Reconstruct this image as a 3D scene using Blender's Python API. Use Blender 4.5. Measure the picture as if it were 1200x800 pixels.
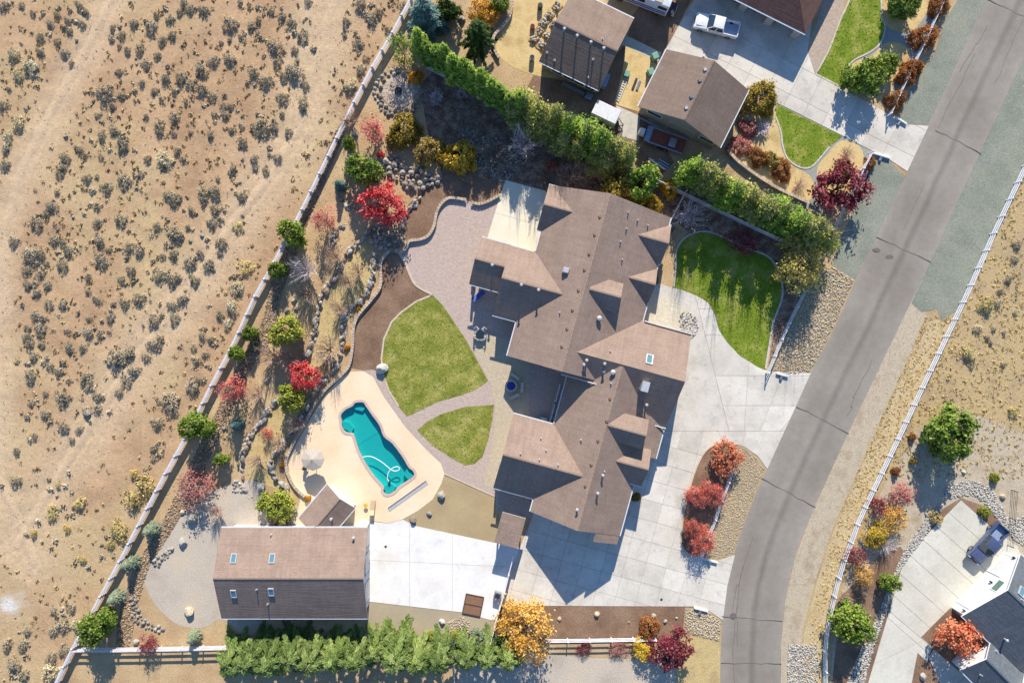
import bpy, bmesh, math, random
import numpy as np
from mathutils import Vector, Matrix, Quaternion
from mathutils.geometry import intersect_ray_tri
for o in list(bpy.data.objects): bpy.data.objects.remove(o)
SC = bpy.context.scene
COL = SC.collection
R = math.radians

# ------------------------------------------------------------------ camera, sky, sun, exposure
CAM_H = 89.0          # drone height in metres
PPM = 9.0             # photograph pixels per metre on the ground
cam_d = bpy.data.cameras.new('camera'); cam = bpy.data.objects.new('camera', cam_d); COL.objects.link(cam)
cam.location = (0, 0, CAM_H); cam.rotation_euler = (0, 0, 0)
cam_d.sensor_fit = 'HORIZONTAL'; cam_d.angle = 2*math.atan(600/PPM/CAM_H); cam_d.clip_start = 1; cam_d.clip_end = 4000
SC.camera = cam
SUN_EL = R(29.6); SUN_DIR = Vector((0.07, 1.0, 0)).normalized()      # towards the sun, on the ground
w = bpy.data.worlds.new('World'); SC.world = w; w.use_nodes = True
nt = w.node_tree; bg = nt.nodes['Background']
sky = nt.nodes.new('ShaderNodeTexSky'); sky.sky_type = 'NISHITA'; sky.sun_disc = False
sky.sun_elevation = SUN_EL; sky.sun_rotation = math.atan2(SUN_DIR.x, SUN_DIR.y); sky.air_density = 1.0; sky.dust_density = 0.1; sky.ozone_density = 7.0
nt.links.new(sky.outputs[0], bg.inputs[0]); bg.inputs[1].default_value = 0.13
sun_d = bpy.data.lights.new('sun', 'SUN'); sun_d.energy = 5.0; sun_d.angle = R(0.5); sun_d.color = (1.0, 0.93, 0.82)
sun = bpy.data.objects.new('sun', sun_d); COL.objects.link(sun); sun.location = (20, 60, 120)
sd = Vector((SUN_DIR.x*math.cos(SUN_EL), SUN_DIR.y*math.cos(SUN_EL), math.sin(SUN_EL)))
sun.rotation_euler = (-sd).to_track_quat('-Z', 'Y').to_euler()
vs = SC.view_settings; vs.view_transform = 'Standard'; vs.look = 'None'; vs.exposure = 0.7; vs.gamma = 1.0; vs.use_curve_mapping = False

# ------------------------------------------------------------------ helpers
def W(px, py, z=0.0):
    """ground plan position of a photograph pixel that lies at height z"""
    k = (1 - z/CAM_H)/PPM
    return Vector(((px-600)*k, (400-py)*k, z))
def poly(pts, z=0.0): return [W(x, y, 0) + Vector((0, 0, z)) for x, y in pts]
def lin(c): return tuple(((v/255)/12.92 if v/255 <= .04045 else ((v/255+.055)/1.055)**2.4) for v in c)
KX = 1.28
def S(r, g, b, k=1.0):
    """surface colour from how it reads on flat sunlit ground"""
    return tuple(min(.86, v/KX*k) for v in lin((r, g, b)))
def tag(o, label=None, cat=None, group=None, kind=None):
    if label: o['label'] = label
    if cat: o['category'] = cat
    if group: o['group'] = group
    if kind: o['kind'] = kind
    return o
def empty(name, loc=(0, 0, 0), rz=0, **k):
    o = bpy.data.objects.new(name, None); COL.objects.link(o); o.location = loc; o.rotation_euler = (0, 0, rz)
    o.empty_display_size = .3
    return tag(o, **k)
def link(name, me, parent=None, mat=None, loc=None, rz=None, sc=None, **k):
    o = bpy.data.objects.new(name, me); COL.objects.link(o)
    if parent: o.parent = parent
    if mat is not None and not me.materials: me.materials.append(mat)
    if loc is not None: o.location = loc
    if rz is not None: o.rotation_euler = (0, 0, rz)
    if sc is not None: o.scale = (sc, sc, sc) if not isinstance(sc, (tuple, list)) else sc
    return tag(o, **k)
def mesh(name, v, f, mats=None, mi=None, smooth=False):
    me = bpy.data.meshes.new(name); me.from_pydata([tuple(p) for p in v], [], f)
    for m in (mats or []): me.materials.append(m)
    if mi is not None: me.polygons.foreach_set('material_index', mi)
    if smooth: me.polygons.foreach_set('use_smooth', [True]*len(me.polygons))
    me.update(); return me
def np_mesh(name, v, quads=None, tris=None, attr=None, mats=None, mi=None, smooth=False):
    me = bpy.data.meshes.new(name); v = np.asarray(v, np.float32)
    me.vertices.add(len(v)); me.vertices.foreach_set('co', v.ravel())
    f = quads if quads is not None else tris; f = np.asarray(f, np.int32); n = f.shape[1]
    me.loops.add(f.size); me.loops.foreach_set('vertex_index', f.ravel())
    me.polygons.add(len(f)); me.polygons.foreach_set('loop_start', np.arange(0, f.size, n, dtype=np.int32))
    if smooth: me.polygons.foreach_set('use_smooth', np.ones(len(f), bool))
    for m in (mats or []): me.materials.append(m)
    if mi is not None: me.polygons.foreach_set('material_index', np.asarray(mi, np.int32))
    me.update(calc_edges=True)
    if attr is not None:
        a = me.attributes.new('tone', 'FLOAT', 'FACE'); a.data.foreach_set('value', np.asarray(attr, np.float32))
    return me
class MB:
    """collects simple solids into one mesh"""
    def __init__(s): s.v = []; s.f = []; s.m = []
    def add(s, v, f, m=0):
        b = len(s.v); s.v += [Vector(p) for p in v]; s.f += [tuple(i+b for i in q) for q in f]; s.m += [m]*len(f); return s
    def box(s, c, d, rz=0, m=0, top=1.0):
        x, y, z = d[0]/2, d[1]/2, d[2]/2; ca, sa = math.cos(rz), math.sin(rz); o = []
        for zz, k in ((-z, 1), (z, top)):
            for a, b in ((-x, -y), (x, -y), (x, y), (-x, y)):
                a *= k; b *= k; o.append((c[0]+a*ca-b*sa, c[1]+a*sa+b*ca, c[2]+zz))
        return s.add(o, [(3, 2, 1, 0), (4, 5, 6, 7), (0, 1, 5, 4), (1, 2, 6, 5), (2, 3, 7, 6), (3, 0, 4, 7)], m)
    def bar(s, a, b, wd, ht, m=0):
        a = Vector(a); b = Vector(b); d = b-a; h = Vector((d.x, d.y, 0)); n = Vector((-h.y, h.x, 0)).normalized()*wd/2 if h.length > 1e-6 else Vector((wd/2, 0, 0))
        u = Vector((0, 0, ht/2)); o = [a-n-u, a+n-u, a+n+u, a-n+u, b-n-u, b+n-u, b+n+u, b-n+u]
        return s.add(o, [(0, 1, 2, 3), (7, 6, 5, 4), (0, 4, 5, 1), (1, 5, 6, 2), (2, 6, 7, 3), (3, 7, 4, 0)], m)
    def tube(s, pts, rad, n=6, m=0, cap=True):
        pts = [Vector(p) for p in pts]; rad = rad if isinstance(rad, (list, tuple)) else [rad]*len(pts); b = len(s.v)
        for i, p in enumerate(pts):
            d = (pts[min(i+1, len(pts)-1)]-pts[max(i-1, 0)]); d = d.normalized() if d.length > 1e-9 else Vector((0, 0, 1))
            q = d.to_track_quat('Z', 'Y')
            for k in range(n):
                t = 2*math.pi*k/n; s.v.append(p+q @ Vector((math.cos(t)*rad[i], math.sin(t)*rad[i], 0)))
        for i in range(len(pts)-1):
            for k in range(n):
                k2 = (k+1) % n; s.f.append((b+i*n+k, b+i*n+k2, b+(i+1)*n+k2, b+(i+1)*n+k)); s.m.append(m)
        if cap:
            s.f.append(tuple(b+k for k in range(n))[::-1]); s.m.append(m); s.f.append(tuple(b+(len(pts)-1)*n+k for k in range(n))); s.m.append(m)
        return s
    def cyl(s, c, r, h, n=16, m=0, r2=None):
        return s.tube([c, (c[0], c[1], c[2]+h)], [r, r if r2 is None else r2], n, m)
    def prism(s, pts, z0, z1, m=0):
        n = len(pts); a = sum(pts[i][0]*pts[(i+1) % n][1]-pts[(i+1) % n][0]*pts[i][1] for i in range(n))
        if a < 0: pts = pts[::-1]
        v = [(p[0], p[1], z0) for p in pts]+[(p[0], p[1], z1) for p in pts]
        return s.add(v, [tuple(range(n))[::-1], tuple(range(n, 2*n))]+[(i, (i+1) % n, n+(i+1) % n, n+i) for i in range(n)], m)
    def build(s, name, mats, parent=None, bevel=0, smooth=False, seg=2, **k):
        mats = mats if isinstance(mats, (list, tuple)) else [mats]
        me = mesh(name, s.v, s.f, mats, s.m, smooth)
        if bevel:
            bm = bmesh.new(); bm.from_mesh(me)
            bmesh.ops.bevel(bm, geom=[e for e in bm.edges if e.is_manifold and e.calc_face_angle(0) > .35], offset=bevel, segments=seg, profile=.6, affect='EDGES')
            bm.to_mesh(me); bm.free()
            if smooth:
                me.polygons.foreach_set('use_smooth', [True]*len(me.polygons))
                try: me.set_sharp_from_angle(angle=R(40))
                except Exception: pass
        return link(name, me, parent, **k)
def copy_tree(o, parent=None):
    c = o.copy(); COL.objects.link(c); c.parent = parent
    for ch in o.children: copy_tree(ch, c)
    return c

# ------------------------------------------------------------------ materials
MATS = {}
def new_mat(name):
    m = bpy.data.materials.new(name); m.use_nodes = True; MATS[name] = m
    return m, m.node_tree, m.node_tree.nodes['Principled BSDF']
def nd(t, typ, **k):
    n = t.nodes.new(typ)
    for a, b in k.items(): setattr(n, a, b)
    return n
def mixc(t, fac, a, b, mode='MIX'):
    n = nd(t, 'ShaderNodeMix', data_type='RGBA', blend_type=mode)
    for i, x in ((0, fac), (6, a), (7, b)):
        if hasattr(x, 'is_linked'): t.links.new(x, n.inputs[i])
        else: n.inputs[i].default_value = x if i == 0 else tuple(x)+(1,)*(4-len(x))
    return n.outputs[2]
def noise(t, vec, scale, detail=4, rough=.55):
    n = nd(t, 'ShaderNodeTexNoise'); n.inputs['Scale'].default_value = scale; n.inputs['Detail'].default_value = detail; n.inputs['Roughness'].default_value = rough
    t.links.new(vec, n.inputs['Vector']); return n.outputs['Fac']
def ramp(t, fac, stops):
    n = nd(t, 'ShaderNodeValToRGB'); e = n.color_ramp.elements
    while len(e) < len(stops): e.new(.5)
    for i, (p, c) in enumerate(stops):
        e[i].position = p; e[i].color = tuple(c)[:3]+(1,) if hasattr(c, '__len__') else (c, c, c, 1)
    t.links.new(fac, n.inputs[0]); return n.outputs[0]
def surf(name, cols, scale=.4, fine=6, famp=.18, rough=.9, bump=0.0, bscale=None, spec=.2, pos='world', patch=None, pscale=.15, metal=0, ovar=0, stain=0, mid=0):
    """cols: 2-3 albedos blended by a broad noise; a fine noise adds grain"""
    m, t, b = new_mat(name)
    vec = nd(t, 'ShaderNodeNewGeometry').outputs['Position'] if pos == 'world' else nd(t, 'ShaderNodeTexCoord').outputs['Object']
    n = len(cols)
    c = ramp(t, noise(t, vec, scale, 5), [(.33+.34*i/max(1, n-1), x) for i, x in enumerate(cols)])
    if patch: c = mixc(t, ramp(t, noise(t, vec, pscale, 3), [(.5, 0), (.66, 1)]), c, patch)
    if ovar: c = mixc(t, 1.0, c, ramp(t, nd(t, 'ShaderNodeObjectInfo').outputs['Random'], [(0, 1-ovar), (1, 1+ovar*.5)]), 'MULTIPLY')
    if stain:
        c = mixc(t, 1.0, c, ramp(t, noise(t, vec, .9, 6, .62), [(.58, 1), (.7, 1-stain)]), 'MULTIPLY')
        c = mixc(t, 1.0, c, ramp(t, noise(t, vec, .28, 7, .7), [(.5, 1), (.62, 1-stain*.6)]), 'MULTIPLY')
    if mid: c = mixc(t, 1.0, c, ramp(t, noise(t, vec, 2.6, 5, .7), [(.28, 1-mid), (.72, 1+mid)]), 'MULTIPLY')
    f = noise(t, vec, fine, 6, .7)
    c = mixc(t, 1.0, c, ramp(t, f, [(.2, 1-famp*1.6), (.5, 1.0), (.8, 1+famp*1.6)]), 'MULTIPLY')
    t.links.new(c, b.inputs['Base Color']); b.inputs['Roughness'].default_value = rough; b.inputs['Specular IOR Level'].default_value = spec; b.inputs['Metallic'].default_value = metal
    if bump:
        bn = nd(t, 'ShaderNodeBump'); bn.inputs['Strength'].default_value = 1; bn.inputs['Distance'].default_value = bump
        t.links.new(noise(t, vec, bscale or fine, 5, .65), bn.inputs['Height']); t.links.new(bn.outputs[0], b.inputs['Normal'])
    return m
def plain(name, col, rough=.6, metal=0, spec=.4, coat=0):
    m, t, b = new_mat(name)
    vec = nd(t, 'ShaderNodeTexCoord').outputs['Object']
    c = mixc(t, 1.0, col, ramp(t, noise(t, vec, 3.0, 5, .6), [(.25, .86), (.75, 1.1)]), 'MULTIPLY')
    t.links.new(c, b.inputs['Base Color'])
    b.inputs['Roughness'].default_value = rough; b.inputs['Metallic'].default_value = metal; b.inputs['Specular IOR Level'].default_value = spec; b.inputs['Coat Weight'].default_value = coat
    return m
def leafy(name, cols, trans=.25, rough=.7, gain=1.5):
    """foliage: tone per leaf (mesh attribute), tint per plant"""
    m, t, b = new_mat(name)
    a = nd(t, 'ShaderNodeAttribute', attribute_name='tone').outputs['Fac']
    oi = nd(t, 'ShaderNodeObjectInfo').outputs['Random']
    n = len(cols); c = ramp(t, a, [(i/max(1, n-1), tuple(min(.85, k*gain) for k in x)) for i, x in enumerate(cols)])
    c = mixc(t, 1.0, c, ramp(t, oi, [(0, (.82, .84, .8)), (.5, (1, 1, 1)), (1, (1.12, 1.08, .95))]), 'MULTIPLY')
    t.links.new(c, b.inputs['Base Color']); b.inputs['Roughness'].default_value = rough; b.inputs['Specular IOR Level'].default_value = .25
    if trans:
        tr = nd(t, 'ShaderNodeBsdfTranslucent'); t.links.new(c, tr.inputs[0])
        mx = nd(t, 'ShaderNodeMixShader'); mx.inputs[0].default_value = trans
        t.links.new(b.outputs[0], mx.inputs[1]); t.links.new(tr.outputs[0], mx.inputs[2])
        t.links.new(mx.outputs[0], t.nodes['Material Output'].inputs[0])
    return m
def rocky(name, cols):
    m, t, b = new_mat(name)
    oi = nd(t, 'ShaderNodeObjectInfo').outputs['Random']; vec = nd(t, 'ShaderNodeTexCoord').outputs['Object']
    a = nd(t, 'ShaderNodeAttribute', attribute_name='tone').outputs['Fac']
    ad = nd(t, 'ShaderNodeMath', operation='ADD'); t.links.new(oi, ad.inputs[0]); t.links.new(a, ad.inputs[1])
    fr = nd(t, 'ShaderNodeMath', operation='FRACT'); t.links.new(ad.outputs[0], fr.inputs[0])
    n = len(cols); c = ramp(t, fr.outputs[0], [(i/max(1, n-1)*.95, x) for i, x in enumerate(cols)])
    c = mixc(t, 1.0, c, ramp(t, noise(t, vec, 5, 6, .7), [(.25, .65), (.75, 1.3)]), 'MULTIPLY')
    t.links.new(c, b.inputs['Base Color']); b.inputs['Roughness'].default_value = .9; b.inputs['Specular IOR Level'].default_value = .2
    bn = nd(t, 'ShaderNodeBump'); bn.inputs['Distance'].default_value = .06; t.links.new(noise(t, vec, 4, 6, .7), bn.inputs['Height']); t.links.new(bn.outputs[0], b.inputs['Normal'])
    return m
def shingles(name, cols):
    """roof shingles: courses run along the eave (uv in metres)"""
    m, t, b = new_mat(name)
    uv = nd(t, 'ShaderNodeUVMap').outputs[0]
    br = nd(t, 'ShaderNodeTexBrick'); t.links.new(uv, br.inputs['Vector']); br.inputs['Scale'].default_value = 1
    br.inputs['Brick Width'].default_value = .34; br.inputs['Row Height'].default_value = .15; br.inputs['Mortar Size'].default_value = .012; br.inputs['Bias'].default_value = .0
    br.inputs['Color1'].default_value = (*cols[0], 1); br.inputs['Color2'].default_value = (*cols[1], 1); br.inputs['Mortar'].default_value = (*[x*.72 for x in cols[0]], 1)
    vec = nd(t, 'ShaderNodeNewGeometry').outputs['Position']
    c = mixc(t, 1.0, br.outputs['Color'], ramp(t, noise(t, vec, .45, 5, .6), [(.3, .87), (.7, 1.1)]), 'MULTIPLY')
    c = mixc(t, 1.0, c, ramp(t, noise(t, vec, 7, 5, .8), [(.25, .76), (.75, 1.24)]), 'MULTIPLY')
    mp = nd(t, 'ShaderNodeMapping'); mp.inputs['Scale'].default_value = (2.2, .22, 1); t.links.new(uv, mp.inputs[0])
    c = mixc(t, 1.0, c, ramp(t, noise(t, mp.outputs[0], 1.0, 4, .6), [(.3, .9), (.52, 1.0), (.72, 1.07)]), 'MULTIPLY')
    mp2 = nd(t, 'ShaderNodeMapping'); mp2.inputs['Scale'].default_value = (.18, 3.2, 1); t.links.new(uv, mp2.inputs[0])
    c = mixc(t, 1.0, c, ramp(t, noise(t, mp2.outputs[0], 1.0, 5, .7), [(.3, .93), (.7, 1.06)]), 'MULTIPLY')
    t.links.new(c, b.inputs['Base Color']); b.inputs['Roughness'].default_value = .92; b.inputs['Specular IOR Level'].default_value = .15
    bn = nd(t, 'ShaderNodeBump'); bn.inputs['Distance'].default_value = .05; bn.inputs['Strength'].default_value = .8
    t.links.new(noise(t, mp2.outputs[0], 1.6, 5, .7), bn.inputs['Height']); t.links.new(bn.outputs[0], b.inputs['Normal'])
    return m
def pavers(name, cols, wdt=.3, ht=.2, ang=.27, mort=.5):
    m, t, b = new_mat(name)
    pos = nd(t, 'ShaderNodeNewGeometry').outputs['Position']
    mp = nd(t, 'ShaderNodeMapping'); mp.inputs['Rotation'].default_value = (0, 0, ang); t.links.new(pos, mp.inputs[0])
    br = nd(t, 'ShaderNodeTexBrick'); t.links.new(mp.outputs[0], br.inputs['Vector']); br.inputs['Scale'].default_value = 1
    br.inputs['Brick Width'].default_value = wdt; br.inputs['Row Height'].default_value = ht; br.inputs['Mortar Size'].default_value = .012
    br.inputs['Color1'].default_value = (*cols[0], 1); br.inputs['Color2'].default_value = (*cols[1], 1); br.inputs['Mortar'].default_value = (*[x*mort for x in cols[0]], 1)
    c = mixc(t, ramp(t, noise(t, pos, .35, 4), [(.35, 0), (.65, .6)]), br.outputs['Color'], cols[2])
    c = mixc(t, 1.0, c, ramp(t, noise(t, pos, 3.2, 6, .75), [(.25, .78), (.75, 1.2)]), 'MULTIPLY')
    t.links.new(c, b.inputs['Base Color']); b.inputs['Roughness'].default_value = .88; b.inputs['Specular IOR Level'].default_value = .2
    return m

# ------------------------------------------------------------------ surface palette
M = MATS
surf('soil', [S(182, 151, 113), S(196, 166, 125), S(208, 180, 137)], .3, 5, .28, bump=.03, bscale=3)
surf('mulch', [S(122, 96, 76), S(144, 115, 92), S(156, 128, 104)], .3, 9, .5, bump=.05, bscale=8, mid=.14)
surf('bark', [S(108, 84, 70), S(140, 114, 96), S(176, 150, 128)], .9, 5, .6, bump=.06, bscale=5)
surf('drygrass', [S(190, 165, 112), S(206, 182, 128), S(182, 158, 112)], .35, 5, .25, bump=.04, bscale=4)
surf('tangravel', [S(176, 155, 118), S(190, 168, 126)], .3, 11, .25, bump=.02)
surf('greygravel', [S(186, 172, 154), S(199, 186, 168), S(206, 190, 166)], .2, 8, .28, bump=.03)
surf('olivegravel', [S(176, 162, 136), S(188, 172, 142)], .25, 10, .22, bump=.02)
surf('greengravel', [S(134, 138, 122), S(144, 147, 131), S(154, 156, 139)], .3, 9, .5, bump=.03, patch=S(152, 152, 134), pscale=.35, mid=.12)
surf('rockstrip', [S(148, 125, 108), S(168, 145, 126)], .6, 5, .4, bump=.08, bscale=4)
surf('shoulder', [S(184, 168, 144), S(198, 182, 156), S(176, 158, 130)], .5, 8, .4, bump=.03, mid=.1)
surf('roadverge', [S(196, 172, 130), S(206, 184, 144), S(188, 164, 126)], .3, 6, .3, bump=.04, bscale=5)
surf('scrubverge', [S(182, 158, 122), S(196, 170, 124), S(170, 148, 118)], .22, 5, .3, bump=.05, bscale=3)
surf('lawn', [S(114, 126, 46), S(138, 142, 60), S(162, 158, 80)], .5, 9, .5, bump=.05, bscale=9, mid=.22, patch=S(170, 164, 92), pscale=.55)
surf('lawnlush', [S(108, 130, 34), S(124, 142, 42), S(142, 152, 60)], .5, 9, .46, bump=.05, bscale=9, mid=.2, patch=S(158, 158, 78), pscale=.5)
surf('concrete', [S(218, 209, 193), S(227, 219, 204), S(232, 225, 211)], .18, 3, .07, .85, patch=S(212, 204, 189), pscale=.25, ovar=.1, stain=.22)
surf('oldconcrete', [S(212, 207, 189), S(221, 216, 199), S(226, 221, 205)], .18, 3, .08, .85, ovar=.06, stain=.14)
surf('courtconcrete', [S(241, 237, 230), S(248, 245, 240)], .2, 3, .05, .85, patch=S(236, 230, 220), pscale=.2, stain=.13)
surf('deck', [S(242, 212, 174), S(248, 221, 184), S(250, 227, 194)], .25, 4, .06, .85)
surf('creamslab', [S(240, 228, 200), S(246, 236, 212)], .3, 4, .07, .85)
surf('joint', [S(176, 166, 150), S(186, 176, 160)], 2, 8, .2)
surf('asphalt', [S(146, 137, 126), S(154, 146, 135), S(162, 154, 143)], .2, 12, .13, .85, bump=.006)
surf('tar', [S(112, 105, 97), S(126, 118, 110)], 2, 8, .2, .6)
surf('curbcrete', [S(196, 188, 172), S(214, 207, 192)], 1.2, 6, .12)
surf('sandpad', [S(210, 180, 122), S(222, 194, 138), S(196, 166, 112)], .4, 6, .22, bump=.03)
surf('bluestone', [S(150, 152, 146), S(168, 168, 158)], .5, 9, .25)
pavers('paver', [S(198, 176, 160), S(212, 191, 174), S(196, 175, 164)])
pavers('paver_tan', [S(204, 186, 156), S(214, 198, 168), S(200, 184, 160)])
pavers('path_paver', [S(190, 168, 148), S(206, 186, 164), S(182, 164, 150)], .4, .25, .5)
pavers('entry_paver', [S(220, 210, 184), S(232, 222, 198), S(216, 206, 184)], .55, .55, .27, .7)
surf('block', [S(206, 186, 160), S(222, 204, 180)], 1.5, 8, .15)
surf('coping', [S(206, 176, 162), S(216, 188, 172)], 1.5, 8, .15)
rocky('stone', [S(120, 114, 108), S(156, 150, 142), S(184, 176, 162), S(142, 128, 116)])
rocky('stone_tan', [S(168, 148, 122), S(196, 178, 150), S(212, 198, 172), S(182, 164, 140)])
rocky('stone_pale', [S(172, 166, 154), S(196, 190, 178), S(214, 208, 196), S(156, 150, 142)])
rocky('clod', [S(118, 98, 76), S(150, 124, 94), S(186, 158, 120), S(206, 184, 140)])
rocky('wallblock', [S(198, 176, 152), S(216, 196, 172), S(186, 164, 146)])

def catmull(p, n=6, closed=False):
    p = [Vector(q[:2]) for q in p]; m = len(p); out = []
    for i in range(m if closed else m-1):
        g = (lambda k: p[k % m]) if closed else (lambda k: p[min(max(k, 0), m-1)])
        a, b, c, d = g(i-1), g(i), g(i+1), g(i+2)
        for j in range(n):
            t = j/n
            out.append(.5*((2*b)+(c-a)*t+(2*a-5*b+4*c-d)*t*t+(3*b-a-3*c+d)*t**3))
    if not closed: out.append(p[-1])
    return [(q.x, q.y) for q in out]
def inside(pts, x, y):
    c = False; j = len(pts)-1
    for i in range(len(pts)):
        xi, yi = pts[i]; xj, yj = pts[j]
        if (yi > y) != (yj > y) and x < (xj-xi)*(y-yi)/(yj-yi)+xi: c = not c
        j = i
    return c
def sheet(name, label, cat, pts, mat, level, curved=0, kind='structure', parent=None):
    if curved: pts = catmull(pts, curved, True)
    me = mesh(name, poly(pts, .004*level), [tuple(range(len(pts)))], [M[mat]])
    if me.polygons[0].normal.z < 0: me.flip_normals()
    return link(name, me, parent, label=label, cat=cat, kind=kind)
def ribbon_mesh(name, line, wd, z0, z1, mat, closed=False):
    """a flat-topped strip of real height along a plan line (pixels)"""
    p = [W(x, y) for x, y in line]; n = len(p); v = []; f = []
    for i in range(n):
        a = p[i-1] if (i or closed) else p[0]; b = p[(i+1) % n] if (i < n-1 or closed) else p[-1]
        d = (b-a); nn = Vector((-d.y, d.x, 0)).normalized()*wd/2
        for q, z in ((p[i]-nn, z0), (p[i]+nn, z0), (p[i]+nn, z1), (p[i]-nn, z1)): v.append((q.x, q.y, z))
    m = n if closed else n-1
    for i in range(m):
        a, b = 4*i, 4*((i+1) % n)
        f += [(a+k, a+(k+1) % 4, b+(k+1) % 4, b+k) for k in range(4)]
    if not closed: f += [(3, 2, 1, 0), (4*n-4, 4*n-3, 4*n-2, 4*n-1)]
    me = mesh(name, v, f, [mat]); bm = bmesh.new(); bm.from_mesh(me); bmesh.ops.recalc_face_normals(bm, faces=bm.faces); bm.to_mesh(me); bm.free()
    return me
def resample(p, n):
    p = [Vector(q) for q in p]; L = [0]
    for i in range(1, len(p)): L.append(L[-1]+(p[i]-p[i-1]).length)
    out = []
    for k in range(n):
        s = L[-1]*k/(n-1); i = 0
        while i < len(L)-2 and L[i+1] < s: i += 1
        t = (s-L[i])/max(1e-9, L[i+1]-L[i]); out.append(p[i].lerp(p[i+1], t))
    return out
def along(line, step, closed=False):
    """(world point, direction) every step metres along a pixel line"""
    p = [W(x, y) for x, y in line]
    if closed: p.append(p[0])
    L = sum((p[i+1]-p[i]).length for i in range(len(p)-1)); n = max(2, int(L/step)+1); q = resample(p, n); out = []
    for i in range(n):
        d = q[min(i+1, n-1)]-q[max(i-1, 0)]; out.append((q[i], math.atan2(d.y, d.x)))
    return out

POOL = catmull([(400.5, 493), (399.5, 486), (405, 479.5), (413, 475.5), (416.5, 471.5), (425.5, 471), (429, 475.5), (437, 487), (445, 498), (450, 511), (460, 519), (472, 535), (479, 547), (484, 551), (485.5, 556.5), (479, 562), (467, 570), (461.5, 576), (453, 579), (449, 575), (449.5, 570), (440, 559), (430, 545), (421, 528), (416, 512.5), (413, 507.5), (405, 506), (401, 500)], 3, True)
def holed(name, label, cat, pts, hole, mat, z, drop=0):
    bm = bmesh.new(); E = []
    for pl_ in (pts, hole):
        vs_ = [bm.verts.new(p) for p in poly(pl_, z)]; E += [bm.edges.new((vs_[i], vs_[(i+1) % len(vs_)])) for i in range(len(vs_))]
    bmesh.ops.triangle_fill(bm, use_beauty=True, use_dissolve=False, edges=E)
    for f in bm.faces:
        if f.normal.z < 0: f.normal_flip()
    me = bpy.data.meshes.new(name); bm.to_mesh(me); bm.free(); me.materials.append(M[mat])
    return link(name, me, label=label, cat=cat, kind='structure')
# ------------------------------------------------------------------ terrain: one sheet to the horizon
FENCE_W = [(482, 0), (460, 41), (437, 80), (410, 132), (382, 190), (347, 262), (317, 317), (300, 347), (275, 402), (247, 455), (220, 510), (192, 560), (170, 602), (140, 660), (110, 715), (85, 762), (67, 800)]
def seg_dist(X, Y, line):
    D = np.full(X.shape, 1e9)
    for (x0, y0), (x1, y1) in zip(line[:-1], line[1:]):
        dx, dy = x1-x0, y1-y0; t = np.clip(((X-x0)*dx+(Y-y0)*dy)/(dx*dx+dy*dy), 0, 1)
        D = np.minimum(D, np.hypot(X-x0-t*dx, Y-y0-t*dy))
    return D
def vnoise(X, Y, s, seed):
    r = np.random.RandomState(seed); g = r.rand(512, 512); x = X/s+200; y = Y/s+200
    xi = np.floor(x).astype(int) % 511; yi = np.floor(y).astype(int) % 511; fx = x-np.floor(x); fy = y-np.floor(y)
    fx = fx*fx*(3-2*fx); fy = fy*fy*(3-2*fy)
    return (g[yi, xi]*(1-fx)+g[yi, xi+1]*fx)*(1-fy)+(g[yi+1, xi]*(1-fx)+g[yi+1, xi+1]*fx)*fy
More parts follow.
